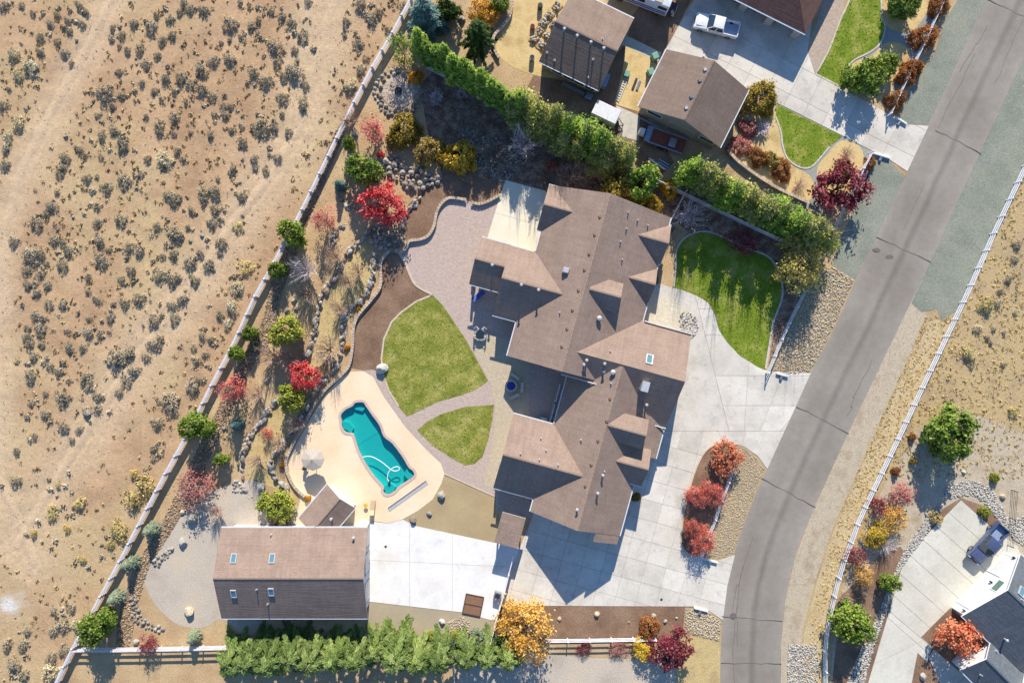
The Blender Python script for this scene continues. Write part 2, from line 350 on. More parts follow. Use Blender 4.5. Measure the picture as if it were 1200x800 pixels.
def build_terrain():
    far = [2600, 1500, 900, 550, 330, 200, 130, 100, 84]
    xs = np.array([-a for a in far]+list(np.arange(-76, 76.01, .34))+far[::-1]); ys = np.array([-a for a in far]+list(np.arange(-56, 56.01, .34))+far[::-1])
    X, Y = np.meshgrid(xs, ys); PX = X*PPM+600; PY = 400-Y*PPM
    fx = np.interp(PY, [p[1] for p in FENCE_W], [p[0] for p in FENCE_W])      # desert lies left of the fence line
    desert = np.clip((fx-PX)/14, 0, 1)
    tracks = [[(150, -40), (105, 50), (60, 130), (25, 200), (5, 270), (-6, 400), (-2, 560), (40, 660)], [(400, -30), (375, 60), (352, 150), (318, 205), (272, 262), (245, 305), (205, 360), (150, 432), (110, 490), (60, 570), (20, 640)], [(372, -30), (358, 30), (352, 90), (345, 160)]]
    tr = np.zeros_like(X); zz = np.zeros_like(X)
    for k, t in enumerate(tracks):
        d = seg_dist(PX, PY, t); wob = d+6*(vnoise(PX, PY, 30, 3+k)-.5)
        tr = np.maximum(tr, np.exp(-(wob/(22 if k != 1 else 30))**2))
        rut = np.exp(-((d-7)/2.0)**2)+.7*np.exp(-((d-13)/1.6)**2)+.5*np.exp(-((d-19)/1.5)**2)
        zz -= .16*rut*(.5+vnoise(PX, PY, 12, 9+k)); zz += .05*np.exp(-((d-10)/1.6)**2)
    dry = np.clip((vnoise(PX, PY, 90, 5)*.6+vnoise(PX, PY, 25, 6)*.4-.45)*3+np.clip((PY-500)/260, 0, .5), 0, 1)*(PX < 420)
    dry = np.maximum(dry, np.exp(-(np.hypot((PX-360)/22, (PY-190)/40))**2)*1.1)
    dry = np.clip(dry, 0, 1)
    zz += .10*(vnoise(PX, PY, 22, 1)-.5)+.05*(vnoise(PX, PY, 7, 2)-.5)+.03*(vnoise(PX, PY, 3.2, 4)-.5)
    Z = -.03+desert*zz+np.where(desert > 0, .02*desert, 0)
    nx, ny = len(xs), len(ys); idx = np.arange(nx*ny).reshape(ny, nx)
    q = np.stack([idx[:-1, :-1], idx[:-1, 1:], idx[1:, 1:], idx[1:, :-1]], -1).reshape(-1, 4)
    cx = PX.ravel()[q].mean(1); cy = PY.ravel()[q].mean(1); near = (cx > 385) & (cx < 500) & (cy > 455) & (cy < 595)
    keep = np.array([not (nr and seg_dist(np.array([a]), np.array([b]), POOL+POOL[:1])[0] < 5 or nr and inside(POOL, a, b)) for nr, a, b in zip(near, cx, cy)])
    q = q[keep]
    me = np_mesh('terrain', np.stack([X, Y, Z], -1).reshape(-1, 3), quads=q, smooth=True)
    pale = np.clip(1.5-np.hypot((PX-10)/24, (PY-708)/17)-.9*vnoise(PX, PY, 9, 31), 0, 1)
    for nm, a in (('track', tr), ('dry', dry), ('pale', pale)):
        at = me.attributes.new(nm, 'FLOAT', 'POINT'); at.data.foreach_set('value', a.astype(np.float32).ravel())
    m, t, b = new_mat('desert')
    pos = nd(t, 'ShaderNodeNewGeometry').outputs['Position']
    c = ramp(t, noise(t, pos, .18, 5, .6), [(.35, S(184, 149, 114)), (.52, S(199, 164, 126)), (.68, S(210, 176, 137))])
    A = nd(t, 'ShaderNodeAttribute', attribute_name='dry').outputs['Fac']; mq = nd(t, 'ShaderNodeMath', operation='MULTIPLY'); t.links.new(A, mq.inputs[0]); mq.inputs[1].default_value = .62; c = mixc(t, mq.outputs[0], c, S(208, 184, 138))
    A = nd(t, 'ShaderNodeAttribute', attribute_name='track').outputs['Fac']
    mm = nd(t, 'ShaderNodeMath', operation='MULTIPLY'); t.links.new(A, mm.inputs[0]); mm.inputs[1].default_value = .9
    c = mixc(t, mm.outputs[0], c, S(217, 189, 153))
    c = mixc(t, nd(t, 'ShaderNodeAttribute', attribute_name='pale').outputs['Fac'], c, S(228, 222, 212))
    c = mixc(t, 1.0, c, ramp(t, noise(t, pos, 2.2, 6, .7), [(.25, .78), (.75, 1.18)]), 'MULTIPLY')
    c = mixc(t, 1.0, c, ramp(t, noise(t, pos, 9, 4, .7), [(.25, .72), (.75, 1.22)]), 'MULTIPLY')
    t.links.new(c, b.inputs['Base Color']); b.inputs['Roughness'].default_value = .95; b.inputs['Specular IOR Level'].default_value = .1
    bn = nd(t, 'ShaderNodeBump'); bn.inputs['Distance'].default_value = .06; t.links.new(noise(t, pos, 4, 6, .7), bn.inputs['Height']); t.links.new(bn.outputs[0], b.inputs['Normal'])
    me.materials.append(m)
    link('terrain', me, label='open sandy desert ground with faint tyre tracks', cat='ground', kind='structure')
build_terrain()

# ------------------------------------------------------------------ road
RL = [(1172, -36), (1156, 0), (1087.5, 147), (1060, 208), (1002, 330), (972, 397), (950, 437), (900, 547), (877, 600), (860, 650), (849, 700), (845, 750), (844, 800), (845, 840)]
RR = [(1245, -30), (1200, 67), (1140, 197), (1090, 307), (1046, 398), (994, 507), (952, 599), (931, 655), (920, 705), (915, 755), (915, 800), (917, 840)]
def ribbon2(name, A, B, nl, nc, z, mat, label, cat):
    a = resample([W(*p) for p in catmull(A, 5)], nl); b = resample([W(*p) for p in catmull(B, 5)], nl); v = []; u = []
    for i in range(nl):
        for j in range(nc+1):
            s = j/nc; p = a[i].lerp(b[i], s); v.append((p.x, p.y, z+.05*math.sin(math.pi*s))); u.append(s)
    f = [(i*(nc+1)+j, i*(nc+1)+j+1, (i+1)*(nc+1)+j+1, (i+1)*(nc+1)+j) for i in range(nl-1) for j in range(nc)]
    me = mesh(name, v, f, [mat], smooth=True)
    if me.polygons[0].normal.z < 0: me.flip_normals()
    at = me.attributes.new('lat', 'FLOAT', 'POINT'); at.data.foreach_set('value', u)
    return link(name, me, label=label, cat=cat, kind='structure')
def road_mat():
    m, t, b = new_mat('roadway')
    pos = nd(t, 'ShaderNodeNewGeometry').outputs['Position']; a = nd(t, 'ShaderNodeAttribute', attribute_name='lat').outputs['Fac']
    c = ramp(t, noise(t, pos, .15, 5), [(.35, S(146, 137, 125)), (.65, S(160, 151, 139))])
    nz = noise(t, pos, .3, 3); ad = nd(t, 'ShaderNodeMath', operation='MULTIPLY_ADD'); t.links.new(nz, ad.inputs[0]); ad.inputs[1].default_value = .05; t.links.new(a, ad.inputs[2])
    st = ramp(t, ad.outputs[0], [(.47, 1.0), (.535, .76), (.56, .78), (.63, 1.0)])
    c = mixc(t, 1.0, c, st, 'MULTIPLY')
    wl = ramp(t, ad.outputs[0], [(0.02, 1.1), (.16, 1.0), (.3, .95), (.45, 1.03), (.75, .96), (.9, 1.02), (1, 1.1)])
    c = mixc(t, 1.0, c, wl, 'MULTIPLY')
    c = mixc(t, 1.0, c, ramp(t, noise(t, pos, 1.1, 5, .65), [(.3, .92), (.7, 1.07)]), 'MULTIPLY')
    c = mixc(t, 1.0, c, ramp(t, noise(t, pos, 11, 5, .8), [(.25, .82), (.75, 1.16)]), 'MULTIPLY')
    t.links.new(c, b.inputs['Base Color']); b.inputs['Roughness'].default_value = .85; b.inputs['Specular IOR Level'].default_value = .25
    return m
ROAD = ribbon2('road', RL, RR, 90, 14, .03, road_mat(), 'two-lane grey asphalt road curving down past the driveways', 'road')
random.seed(4)
for a, b in (((1157, 0), (1199, 20)), ((1096, 153), (1149, 180)), ((1027, 278), (1090, 307)), ((933, 476), (994, 507)), ((893, 560), (955, 594)), ((846, 722), (916, 727)), ((845, 776), (915, 777))):
    pts = [(a[0]+(b[0]-a[0])*k/9, a[1]+(b[1]-a[1])*k/9) for k in range(10)]
    pts = [(x+random.uniform(-.8, .8), y+random.uniform(-.8, .8)) for x, y in pts]
    link('crack_seal', ribbon_mesh('crack_seal', pts, .075, .07, .09, M['tar']), ROAD)
for k in range(9):
    s = random.uniform(.05, .9); L = random.uniform(.05, .12); lat = random.choice((.2, .33, .5, .68, .82)); A_ = resample([W(*q) for q in catmull(RL, 5)], 80); B_ = resample([W(*q) for q in catmull(RR, 5)], 80); pts = []
    for j in range(12):
        i = min(79, int((s+L*j/11)*79)); lat += random.uniform(-.02, .02); q = A_[i].lerp(B_[i], lat); pts.append((600+q.x*PPM+random.uniform(-.5, .5), 400-q.y*PPM))
    pts = [q for j, q in enumerate(pts) if j == 0 or math.hypot(q[0]-pts[j-1][0], q[1]-pts[j-1][1]) > 1.5]
    if len(pts) > 2: link('crack', ribbon_mesh('crack', pts, .035, .05, .088, M['tar']), ROAD)
for x, y in ((1027, 293), (1042, 301)):
    mb = MB(); q = W(x, y); mb.prism([(q.x+.55*math.cos(t*.7)*random.uniform(.8, 1.1), q.y+.3*math.sin(t*.7)*random.uniform(.8, 1.1)) for t in range(9)], .06, .087); mb.build('tar_patch', M['tar'], ROAD)
mb = MB(); q = W(859, 721); mb.cyl((q.x, q.y, .05), .42, .045, 20); mb.build('manhole_cover', M['tar'], ROAD)

# ------------------------------------------------------------------ ground sheets
sheet('east_verge', 'scrubby tan verge between the road and the far white fence', 'verge', [(1275, -40), (1200, 67), (1046, 398), (952, 599), (920, 705), (915, 800), (917, 850), (1330, 850), (1330, -40)], 'scrubverge', 1)
sheet('gravel_shoulder', 'pale gravel shoulder along the far edge of the road', 'shoulder', RR[3:]+[(938, 840), (937, 800), (940, 740), (955, 680), (975, 620), (1012, 535), (1060, 430), (1085, 370)], 'shoulder', 3)
sheet('dry_verge', 'straw-coloured dry grass verge beside the white rail fence', 'verge', [(1092, 372), (1062, 432), (1014, 537), (977, 622), (957, 682), (942, 742), (939, 800), (940, 840), (968, 840), (968, 752), (988, 662), (1010, 600), (1054, 512), (1107, 398), (1112, 380)], 'roadverge', 4, 0)
sheet('green_gravel_verge', 'grey-green gravel verge between the road and the white rail fence', 'verge', [(1260, -40), (1200, 67), (1140, 197), (1090, 307), (1068, 355), (1080, 366), (1098, 362), (1104, 376), (1124, 362), (1165, 272), (1200, 198), (1290, -20)], 'greengravel', 5)
PX_ = [(410, 465), (432, 465), (495, 548), (492, 560), (455, 586), (442, 578), (405, 512), (394, 496), (394, 484)]
holed('yard_soil', 'tan yard soil of the large property', 'ground', [(482, -30), (410, 132), (300, 347), (170, 602), (88, 757), (60, 850), (860, 850), (844, 800), (846, 720), (900, 547), (972, 397), (1060, 208), (1156, 0), (1170, -30)], PX_, 'soil', .004)
sheet('green_gravel_strip', 'grey-green gravel strip above the upper driveway mouth', 'verge', [(1172, -36), (1156, 0), (1087.5, 147), (1062, 146), (1055, 137), (1062, 112), (1080, 85), (1095, 62), (1107, 25), (1122, 0), (1138, -36)], 'greengravel', 3)
sheet('green_gravel_patch', 'grey-green gravel patch below the upper driveway mouth', 'verge', [(1040, 184), (1052, 199), (1062, 208), (1002, 329), (975, 311), (985, 280), (1010, 225), (1023, 186)], 'greengravel', 3)
sheet('bark_bed', 'shady bark mulch bed behind the main house', 'planting bed', [(492, 100), (520, 70), (610, 130), (760, 205), (880, 265), (950, 300), (955, 330), (930, 345), (900, 300), (840, 272), (800, 275), (780, 300), (775, 340), (700, 300), (590, 222), (545, 225), (520, 210), (500, 150)], 'bark', 3)
sheet('walkway_gravel', 'brown gravel bed above the curved patio wall', 'planting bed', [(476, 283), (471, 267), (478, 240), (494, 226), (500, 212), (540, 200), (575, 212), (592, 222), (586, 231), (572, 237), (555, 239), (545, 235), (527, 233), (516, 243), (511, 261), (501, 278), (486, 283)], 'mulch', 5)
sheet('mulch_bed', 'brown gravel bed between the stone terraces and the big lawn', 'planting bed', [(466, 297), (476, 312), (485, 332), (507, 346), (500, 380), (470, 430), (448, 440), (427, 434), (412, 431), (415, 400), (418, 378), (440, 350), (447, 335), (448, 308), (457, 296)], 'mulch', 5)
sheet('paver_patio', 'pinkish paver patio wrapping the back of the house', 'patio', [(469, 297), (476, 310), (485, 330), (507, 345), (500, 400), (470, 440), (447, 437), (437, 433), (427, 434), (437, 441), (450, 465), (475, 500), (500, 527), (517, 543), (521, 555), (580, 581), (583, 600), (640, 610), (680, 560), (680, 300), (640, 250), (600, 226), (585, 230), (570, 236), (554, 238), (545, 234), (527, 232), (515, 242), (510, 260), (500, 277), (480, 282), (474, 288)], 'paver', 6)
sheet('tan_paver_border', 'tan paver border along the house side of the patio', 'patio', [(553, 390), (585, 396), (620, 400), (620, 590), (575, 571), (566, 566), (573, 540), (579, 505), (581, 478), (574, 447), (560, 420)], 'paver_tan', 7)
LAWN1 = [(507, 345.5), (520, 359), (532, 377), (546, 398), (558, 420), (572, 446), (558, 456), (540, 463), (512, 471), (494, 480), (477, 488), (467, 476), (456, 458), (449.5, 440), (447, 420), (450, 397), (459, 377), (470, 366), (488, 353)]
LAWN2 = [(489, 504), (500, 494), (517, 485), (545, 476.5), (579, 474), (577.5, 490), (571.5, 517), (565.5, 535), (556, 543), (545, 545), (530, 537), (507, 522)]
sheet('big_lawn', 'large green lawn of rounded outline beside the pool', 'lawn', LAWN1, 'lawn', 9)
sheet('small_lawn', 'smaller green lawn between the pool and the fire pit patio', 'lawn', LAWN2, 'lawn', 9)
DECK = [(337, 540), (345, 524), (365, 489), (382, 461), (400, 442), (411, 435), (427, 435), (437, 441), (450, 465), (475, 500), (500, 527), (517, 543), (521, 555), (517, 567), (507, 585), (490, 598), (472, 608), (455, 612.5), (436, 610), (432, 640), (340, 640), (352, 585), (341, 562)]
sheet('dormant_lawn', 'olive tan dry lawn patch between the pool deck and white court', 'lawn', [(519, 556), (580, 581.5), (585, 600), (583, 636), (487, 616), (470, 608), (490, 598), (507, 585)], 'tangravel', 5)
sheet('gravel_pad', 'pale grey gravel pad beside the detached garage', 'gravel pad', [(215, 602), (232, 588), (248, 575), (300, 562), (318, 590), (345, 590), (350, 625), (300, 740), (262, 725), (238, 735), (206, 730), (178, 702), (167, 667), (180, 640), (203, 617)], 'greygravel', 4, 4)
sheet('cobble_strip', 'brown cobble strip running inside the left fence', 'gravel strip', [(395, 150), (405, 150), (380, 215), (365, 250), (330, 345), (318, 398), (290, 440), (262, 500), (235, 560), (212, 605), (190, 640), (172, 670), (160, 715), (152, 757), (136, 757), (142, 710), (160, 660), (190, 612), (222, 545), (252, 485), (280, 425), (308, 375), (318, 330), (352, 245), (378, 190)], 'rockstrip', 5, 3)
sheet('terrace_soil', 'yellowish tan terrace between the two stone walls', 'ground', [(432, 278), (412, 300), (402, 318), (380, 352), (372, 380), (362, 418), (345, 450), (318, 482), (300, 510), (290, 540), (292, 560), (330, 575), (322, 545), (345, 505), (360, 482), (384, 444), (400, 420), (404, 380), (430, 346), (436, 305)], 'drygrass', 4)
sheet('side_gravel', 'grey-tan gravel bed below the white concrete court', 'planting bed', [(430, 700), (543, 716), (580, 727), (574, 752), (430, 752)], 'olivegravel', 4)
sheet('front_mulch', 'brown gravel strip along the lower edge of the main driveway', 'planting bed', [(586, 708), (814, 708), (800, 738), (797, 752), (580, 755)], 'mulch', 4)
sheet('entry_bed', 'narrow gravel bed between the house front and lawn', 'planting bed', [(772, 336), (787, 338), (791, 322), (792, 290), (806, 272), (795, 262), (770, 300)], 'soil', 5)
sheet('front_lawn', 'shaded front lawn beside the hedge and main driveway', 'lawn', catmull([(789, 336), (792, 312), (793, 292), (805, 277), (825, 271), (846, 277), (872, 290), (899, 300), (912, 318), (917, 345), (907, 375), (903, 395), (897, 432), (888, 430), (868, 417), (851, 399), (842, 384), (838, 368), (830, 354), (815, 345), (800, 340)], 4, True), 'lawnlush', 7)
sheet('hedge_bed', 'dark bark bed under the hedge beside the front lawn', 'planting bed', [(800, 225), (945, 300), (948, 335), (915, 400), (900, 433), (908, 375), (918, 345), (912, 316), (899, 299), (846, 276), (805, 276), (785, 265)], 'bark', 4)
sheet('cobble_bed', 'tan cobble bed beside the road above the main driveway mouth', 'planting bed', [(975, 312), (1002, 328), (972, 397), (950, 437), (926, 439), (900, 434), (917, 400), (945, 343), (950, 318)], 'tangravel', 4)
sheet('island_mulch', 'brown mulch half of the driveway island bed', 'planting bed', [(866, 520), (842, 519), (826, 529), (815, 550), (807, 575), (802, 597), (798, 635), (806, 648), (821, 652), (828, 640), (862, 545), (872, 524)], 'mulch', 4)
sheet('island_gravel', 'tan gravel half of the driveway island beside the road', 'planting bed', [(864, 521), (872, 523), (888, 535), (898, 550), (877, 600), (861, 650), (840, 657), (822, 652), (858, 548)], 'tangravel', 5)
sheet('lower_verge', 'dry grass verge below the main driveway mouth', 'verge', [(800, 738), (820, 742), (846, 727), (844, 800), (845, 840), (788, 840), (793, 780)], 'drygrass', 4)
sheet('lower_cobbles', 'tan cobble patch below the main driveway mouth', 'planting bed', [(803, 711), (830, 714), (846, 727), (844, 752), (825, 748), (800, 742)], 'tangravel', 5)
sheet('lower_drive', 'grey neighbouring driveway at the bottom edge', 'driveway', [(540, 764), (640, 766), (690, 770), (755, 772), (790, 765), (794, 840), (530, 840)], 'greygravel', 5)
sheet('sand_yard', 'straw-coloured bare yard behind the workshop', 'ground', catmull([(600, -40), (599, 0), (594, 28), (582, 46), (584, 64), (600, 78), (626, 88), (660, 90), (700, 60), (700, -40)], 3, True), 'sandpad', 4)
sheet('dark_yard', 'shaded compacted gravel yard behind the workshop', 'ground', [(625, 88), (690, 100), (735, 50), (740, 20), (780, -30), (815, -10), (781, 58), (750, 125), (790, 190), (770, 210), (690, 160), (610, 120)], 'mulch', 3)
sheet('sand_strip', 'sandy strip between workshop and grey garage', 'ground', [(733, 53), (762, 66), (772, 80), (756, 112), (748, 131), (720, 122), (730, 80)], 'sandpad', 5)
sheet('grey_walk', 'narrow grey concrete walk beside the grey garage', 'path', [(730, 40), (775, 62), (771, 72), (727, 52)], 'curbcrete', 6)
sheet('grey_apron', 'grey concrete apron beside the covered trailer', 'path', [(722, 124), (750, 136), (748, 165), (728, 160)], 'curbcrete', 6)
# neighbour front garden
sheet('garden_bed', 'tan gravel garden bed beside the brown garage', 'planting bed', catmull([(884, 128), (905, 116), (913, 150), (916, 175), (930, 195), (948, 205), (955, 222), (944, 236), (905, 217), (868, 192), (854, 180)], 3, True), 'sandpad', 4)
sheet('garden_bed', 'round tan gravel bed below the upper concrete driveway', 'planting bed', catmull([(985, 165), (1003, 168), (1012, 182), (1008, 205), (985, 240), (968, 236), (960, 215), (958, 196), (972, 178)], 3, True), 'sandpad', 4)
sheet('garden_bed', 'tan gravel bed with a green shrub beside the upper lawn', 'planting bed', catmull([(1036, -20), (1034, 18), (1043, 34), (1066, 38), (1082, 22), (1104, -15)], 3, True), 'sandpad', 6)
sheet('garden_bed', 'pear-shaped tan gravel bed with two shrubs above the driveway', 'planting bed', catmull([(994, 100), (993, 83), (1003, 72), (1022, 65), (1036, 52), (1052, 50), (1064, 58), (1065, 72), (1050, 90), (1043, 112), (1022, 121), (1003, 114)], 3, True), 'sandpad', 6)
sheet('grey_path', 'blue-grey crushed stone path around the upper lawns', 'path', [(1030, -20), (1108, -20), (1095, 30), (1075, 70), (1050, 120), (1030, 120), (992, 105), (990, 75), (1018, 60), (1034, 40)], 'bluestone', 3)
sheet('grey_path', 'blue-grey crushed stone path around the lower pointed lawn', 'path', [(908, 120), (988, 158), (1024, 178), (1012, 230), (990, 245), (960, 250), (940, 240), (850, 190), (880, 130)], 'bluestone', 3)
LAWN3 = catmull([(998, -30), (995, 0), (984, 25), (972, 57), (956, 87)], 4)+[(992.5, 106)]+catmull([(991, 92), (992, 80), (1002, 70), (1020, 61), (1032, 50), (1037, 32), (1033, 17), (1032, -30)], 4)
LAWN4 = [(910, 122), (987, 160)]+catmull([(972, 172), (962, 184), (950, 196), (937, 196), (923, 186), (917, 170), (915, 155), (909, 137)], 4)
sheet('upper_lawn', 'bright green long lawn beside the upper driveway', 'lawn', LAWN3, 'lawnlush', 8)
sheet('pointed_lawn', 'bright green pointed lawn below the upper driveway', 'lawn', LAWN4, 'lawnlush', 8)
sheet('paver_path', 'tan paver path beside the upper lawn', 'path', [(968, -20), (996, -20), (982, 26), (970, 57), (956, 86), (948, 76), (945, 55), (958, 25)], 'path_paver', 7)
# lower right neighbour
sheet('front_gravel', 'grey gravel yard around the white house', 'ground', [(1075, 500), (1130, 480), (1330, 560), (1330, 850), (970, 850), (978, 720), (1000, 650), (1040, 560)], 'shoulder', 4)
sheet('brown_bed', 'brown gravel bed around the lower right driveway', 'planting bed', [(1095, 602), (1126, 583), (1160, 595), (1178, 618), (1165, 640), (1040, 740), (1020, 840), (985, 840), (975, 800), (985, 700), (1030, 650), (1055, 640), (1070, 660)], 'mulch', 6)
sheet('brown_bed', 'brown gravel bed with orange tree beside the white house', 'planting bed', [(1112, 711), (1170, 760), (1160, 830), (1060, 830), (1078, 746)], 'mulch', 7)
# edging kerbs
for nm, ln, wd, h, mt, lb, cl in (('lawn_kerb', LAWN1[11:]+LAWN1[:1], .22, .06, 'block', 'pale block edging along the pool side of the big lawn', False),
        ('lawn_kerb', LAWN3, .2, .07, 'curbcrete', 'concrete edging of the long upper lawn', False), ('lawn_kerb', LAWN4[2:]+[], .2, .07, 'curbcrete', 'concrete edging of the pointed lawn', False),
        ('lawn_kerb', catmull([(789, 336), (792, 312), (793, 292), (805, 277), (825, 271), (846, 277), (872, 290), (899, 300), (912, 318), (917, 345), (907, 375), (903, 395), (897, 432)], 4), .24, .07, 'curbcrete', 'concrete edging of the shaded front lawn', False),
        ('patio_kerb', catmull([(469, 297), (476, 311), (485, 331), (495, 339), (507, 345)], 4), .3, .08, 'block', 'pale block edging between patio and mulch bed', False),
        ('bed_kerb', catmull([(862, 521), (842, 519), (826, 529), (815, 550), (807, 575), (802, 597), (798, 635), (806, 648), (821, 652)], 4), .2, .09, 'block', 'tan concrete edging of the island bed', False),
        ('deck_kerb', [(521, 555), (580, 581.5)], .12, .07, 'block', 'dark edging line below the patio paving', False)):
    link(nm, ribbon_mesh(nm, ln, wd, -.02, h, M[mt], cl), label=lb, cat='kerb', kind='structure')

# ------------------------------------------------------------------ concrete slabs with open joints
def slabs(name, label, pts, lines, mat, z=.05, gap=.02, fan=None, cat='driveway'):
    """split a paved outline along joint lines; every slab is its own piece over a dark bed"""
    root = empty(name, label=label, cat=cat, kind='structure')
    bm = bmesh.new(); bm.faces.new([bm.verts.new(p) for p in poly(pts, 0)]); bm.faces.ensure_lookup_table()
    def cut(a, b, test=None):
        a = W(*a); b = W(*b); d = (b-a).normalized(); n = Vector((-d.y, d.x, 0))
        for s in (gap, -gap):
            fs = [f for f in bm.faces if test is None or test(f.calc_center_median())]
            g = set(fs)
            for f in fs: g.update(f.edges); g.update(f.verts)
            bmesh.ops.bisect_plane(bm, geom=list(g), plane_co=a+n*s, plane_no=n)
        kill = [f for f in bm.faces if abs((f.calc_center_median()-a).dot(n)) < gap*.9 and all(abs((v.co-a).dot(n)) < gap*1.2 for v in f.verts)]
        bmesh.ops.delete(bm, geom=kill, context='FACES_ONLY')
    for ln in lines: cut(*ln[:2], *(ln[2:] or [None]))
    bed = mesh('joint_bed', poly(pts, z-.035), [tuple(range(len(pts)))], [M['joint']])
    if bed.polygons[0].normal.z < 0: bed.flip_normals()
    link('joint_bed', bed, root)
    for f in list(bm.faces):
        if f.calc_area() < .05: continue
        p = [v.co.copy() for v in f.verts]; c = sum(p, Vector())/len(p); mb = MB(); dz = random.uniform(-.004, .004)
        mb.prism([(q.x, q.y) for q in p], z-.06, z+dz); mb.build('slab', M[mat], root)
    bm.free(); return root
def uvp(U, V): return (600+U*.9646-V*.2639, 400+U*.2639+V*.9646)      # house plan (pixels) to picture plan
drive = [(772, 332), (787, 337), (800, 340), (815, 346), (830, 355), (838, 370), (842, 386), (851, 400), (867, 417), (888, 430), (900, 435), (950, 437), (932, 477), (899, 549), (888, 534), (872, 523), (862, 520), (842, 519), (826, 528), (815, 549), (806, 575), (801, 597), (797, 635), (806, 648), (821, 652), (840, 657), (861, 650), (852, 687), (847, 726), (829, 714), (812, 710), (588, 709), (597, 672), (610, 640), (630, 590), (700, 500), (720, 360)]
cen = W(868, 560)
top = lambda p: p.y > W(0, 505).y and p.x > W(770, 0).x
low = lambda p: not top(p)
lines = [(uvp(0, v), uvp(100, v), low) for v in (70, 92, 114, 137, 160, 184, 208, 232, 256, 280, 300)]
lines += [(uvp(u, 0), uvp(u, 100), low) for u in (52, 76, 100, 124, 148, 172, 196, 220, 244, 268, 292)]
def ray(a): return (868, 560), (868+100*math.cos(R(a)), 560-100*math.sin(R(a)))
lines = [((760, 505), (960, 505))]+lines+[(*ray(a), top) for a in (32, 50, 68, 86, 104, 122, 140)]
lines += [((780, 440), (960, 440), lambda p: top(p) and p.x < W(930, 0).x), ((800, 475), (960, 475), top), ((770, 392), (870, 392), top), ((790, 362), (850, 362), top)]
random.seed(11)
slabs('main_driveway', 'broad white concrete driveway sweeping round the island bed', drive, lines, 'concrete')
slabs('entry_patio', 'pale square-paved entry patio in front of the house', [(752, 362), (762, 342), (800, 356), (812, 368), (808, 392), (748, 376)], [], 'entry_paver', .062, cat='patio')
slabs('white_court', 'bright white concrete court between the garage and house', [(420, 608), (436, 611), (455, 613), (472, 608.5), (487, 616), (581, 636), (610, 642), (596, 672), (588, 710), (579, 727), (543, 717), (430, 704), (415, 700)], [((480, 600), (480, 730)), ((530, 600), (530, 730)), ((420, 655), (620, 665))], 'courtconcrete', gap=.02, cat='court')
holed('pool_deck', 'cream coloured concrete deck around the pool', 'pool deck', DECK, POOL, 'deck', .046)
slabs('rear_slab', 'cream concrete slab in hedge shadow behind the house', [(592, 211), (640, 224), (645, 300), (628, 300), (571, 279)], [(uvp(-60, -140), uvp(60, -140)), (uvp(0, -200), uvp(0, -100))], 'creamslab', gap=.015, cat='patio')
ud = [(813, -30), (813, 0), (780, 58), (800, 75), (880, 106), (911, 121), (987, 159), (1020, 176), (1042, 187), (1063, 201), (1088, 148), (1062, 146), (1045, 136), (992, 107), (955, 88), (946, 60), (960, -30)]
dv = (Vector((1042, 187))-Vector((911, 121))).normalized()
ul = [((a[0], a[1]), (a[0]+dv.x*10, a[1]+dv.y*10)) for a in ((900, 98), (920, 70), (945, 45))]
ul += [((911+dv.x*s, 121+dv.y*s), (911+dv.x*s-dv.y*10, 121+dv.y*s+dv.x*10)) for s in (-100, -72, -45, -18, 8, 33, 58, 83, 110, 137)]
slabs('upper_driveway', 'white concrete driveway of the upper neighbour', ud, ul, 'concrete')
lr = [(1126, 586), (1160, 616), (1192, 640), (1200, 660), (1112, 713), (1079, 746), (1092, 757), (1086, 775), (1075, 764), (1068, 800), (1060, 840), (1010, 840), (1017, 800), (1043, 712), (1052, 680), (1058, 660), (1084, 628)]
ld = (Vector((1160, 616))-Vector((1126, 586))).normalized()
ll = [((1126-ld.y*-s*0-s*.68, 586+s*.73), (1126-s*.68+ld.x*10, 586+s*.73+ld.y*10)) for s in (20, 42, 64, 88, 112, 136, 160)]
ll += [((1040, 714), (1078, 746)), ((1060, 760), (1090, 745))]
slabs('lower_driveway', 'pale concrete driveway of the white house', lr, ll, 'oldconcrete')
slabs('front_walk', 'grey concrete walk to the white house porch', [(1088, 770), (1094, 760), (1140, 800), (1150, 840), (1120, 840)], [((1100, 790), (1125, 770)), ((1115, 805), (1140, 785))], 'curbcrete', cat='path')

# ------------------------------------------------------------------ buildings
shingles('shingle_brown', [S(160, 137, 121), S(168, 145, 129)])
shingles('shingle_grey', [S(142, 122, 108), S(150, 129, 114)])
shingles('shingle_dark', [S(112, 84, 76), S(126, 96, 86)])
shingles('shingle_slate', [S(104, 110, 116), S(118, 124, 128)])
for nm, c in (('brown', (160, 136, 118)), ('grey', (132, 112, 100)), ('dark', (104, 78, 70)), ('slate', (100, 106, 112))): surf('shingle_%s_cap' % nm, [S(*c), S(*[x+8 for x in c])], 2, 8, .25)
surf('stucco', [S(196, 180, 160), S(206, 190, 170)], .8, 8, .1, pos='object')
surf('whitewall', [S(226, 226, 224), S(234, 234, 232)], .8, 8, .05, pos='object')
surf('greysiding', [S(158, 152, 142), S(168, 162, 152)], .8, 8, .08, pos='object')
plain('fascia', S(206, 196, 182), .6); plain('white_trim', S(238, 238, 236), .5); plain('gutter', S(226, 228, 228), .4)
plain('dark_trim', S(92, 76, 68), .6); plain('metal_pale', S(214, 214, 214), .35, .3); plain('galv', S(170, 176, 182), .3, .7)
plain('steel_dark', S(70, 70, 74), .45, .4); plain('wood_brown', S(150, 112, 86), .75); plain('wood_tan', S(196, 164, 116), .75)
plain('black', S(30, 30, 32), .5); plain('rubber', S(34, 34, 36), .85); plain('white_paint', S(244, 244, 244), .25, 0, .5, .6); plain('navy_paint', S(84, 96, 128), .2, .1, .5, .8)
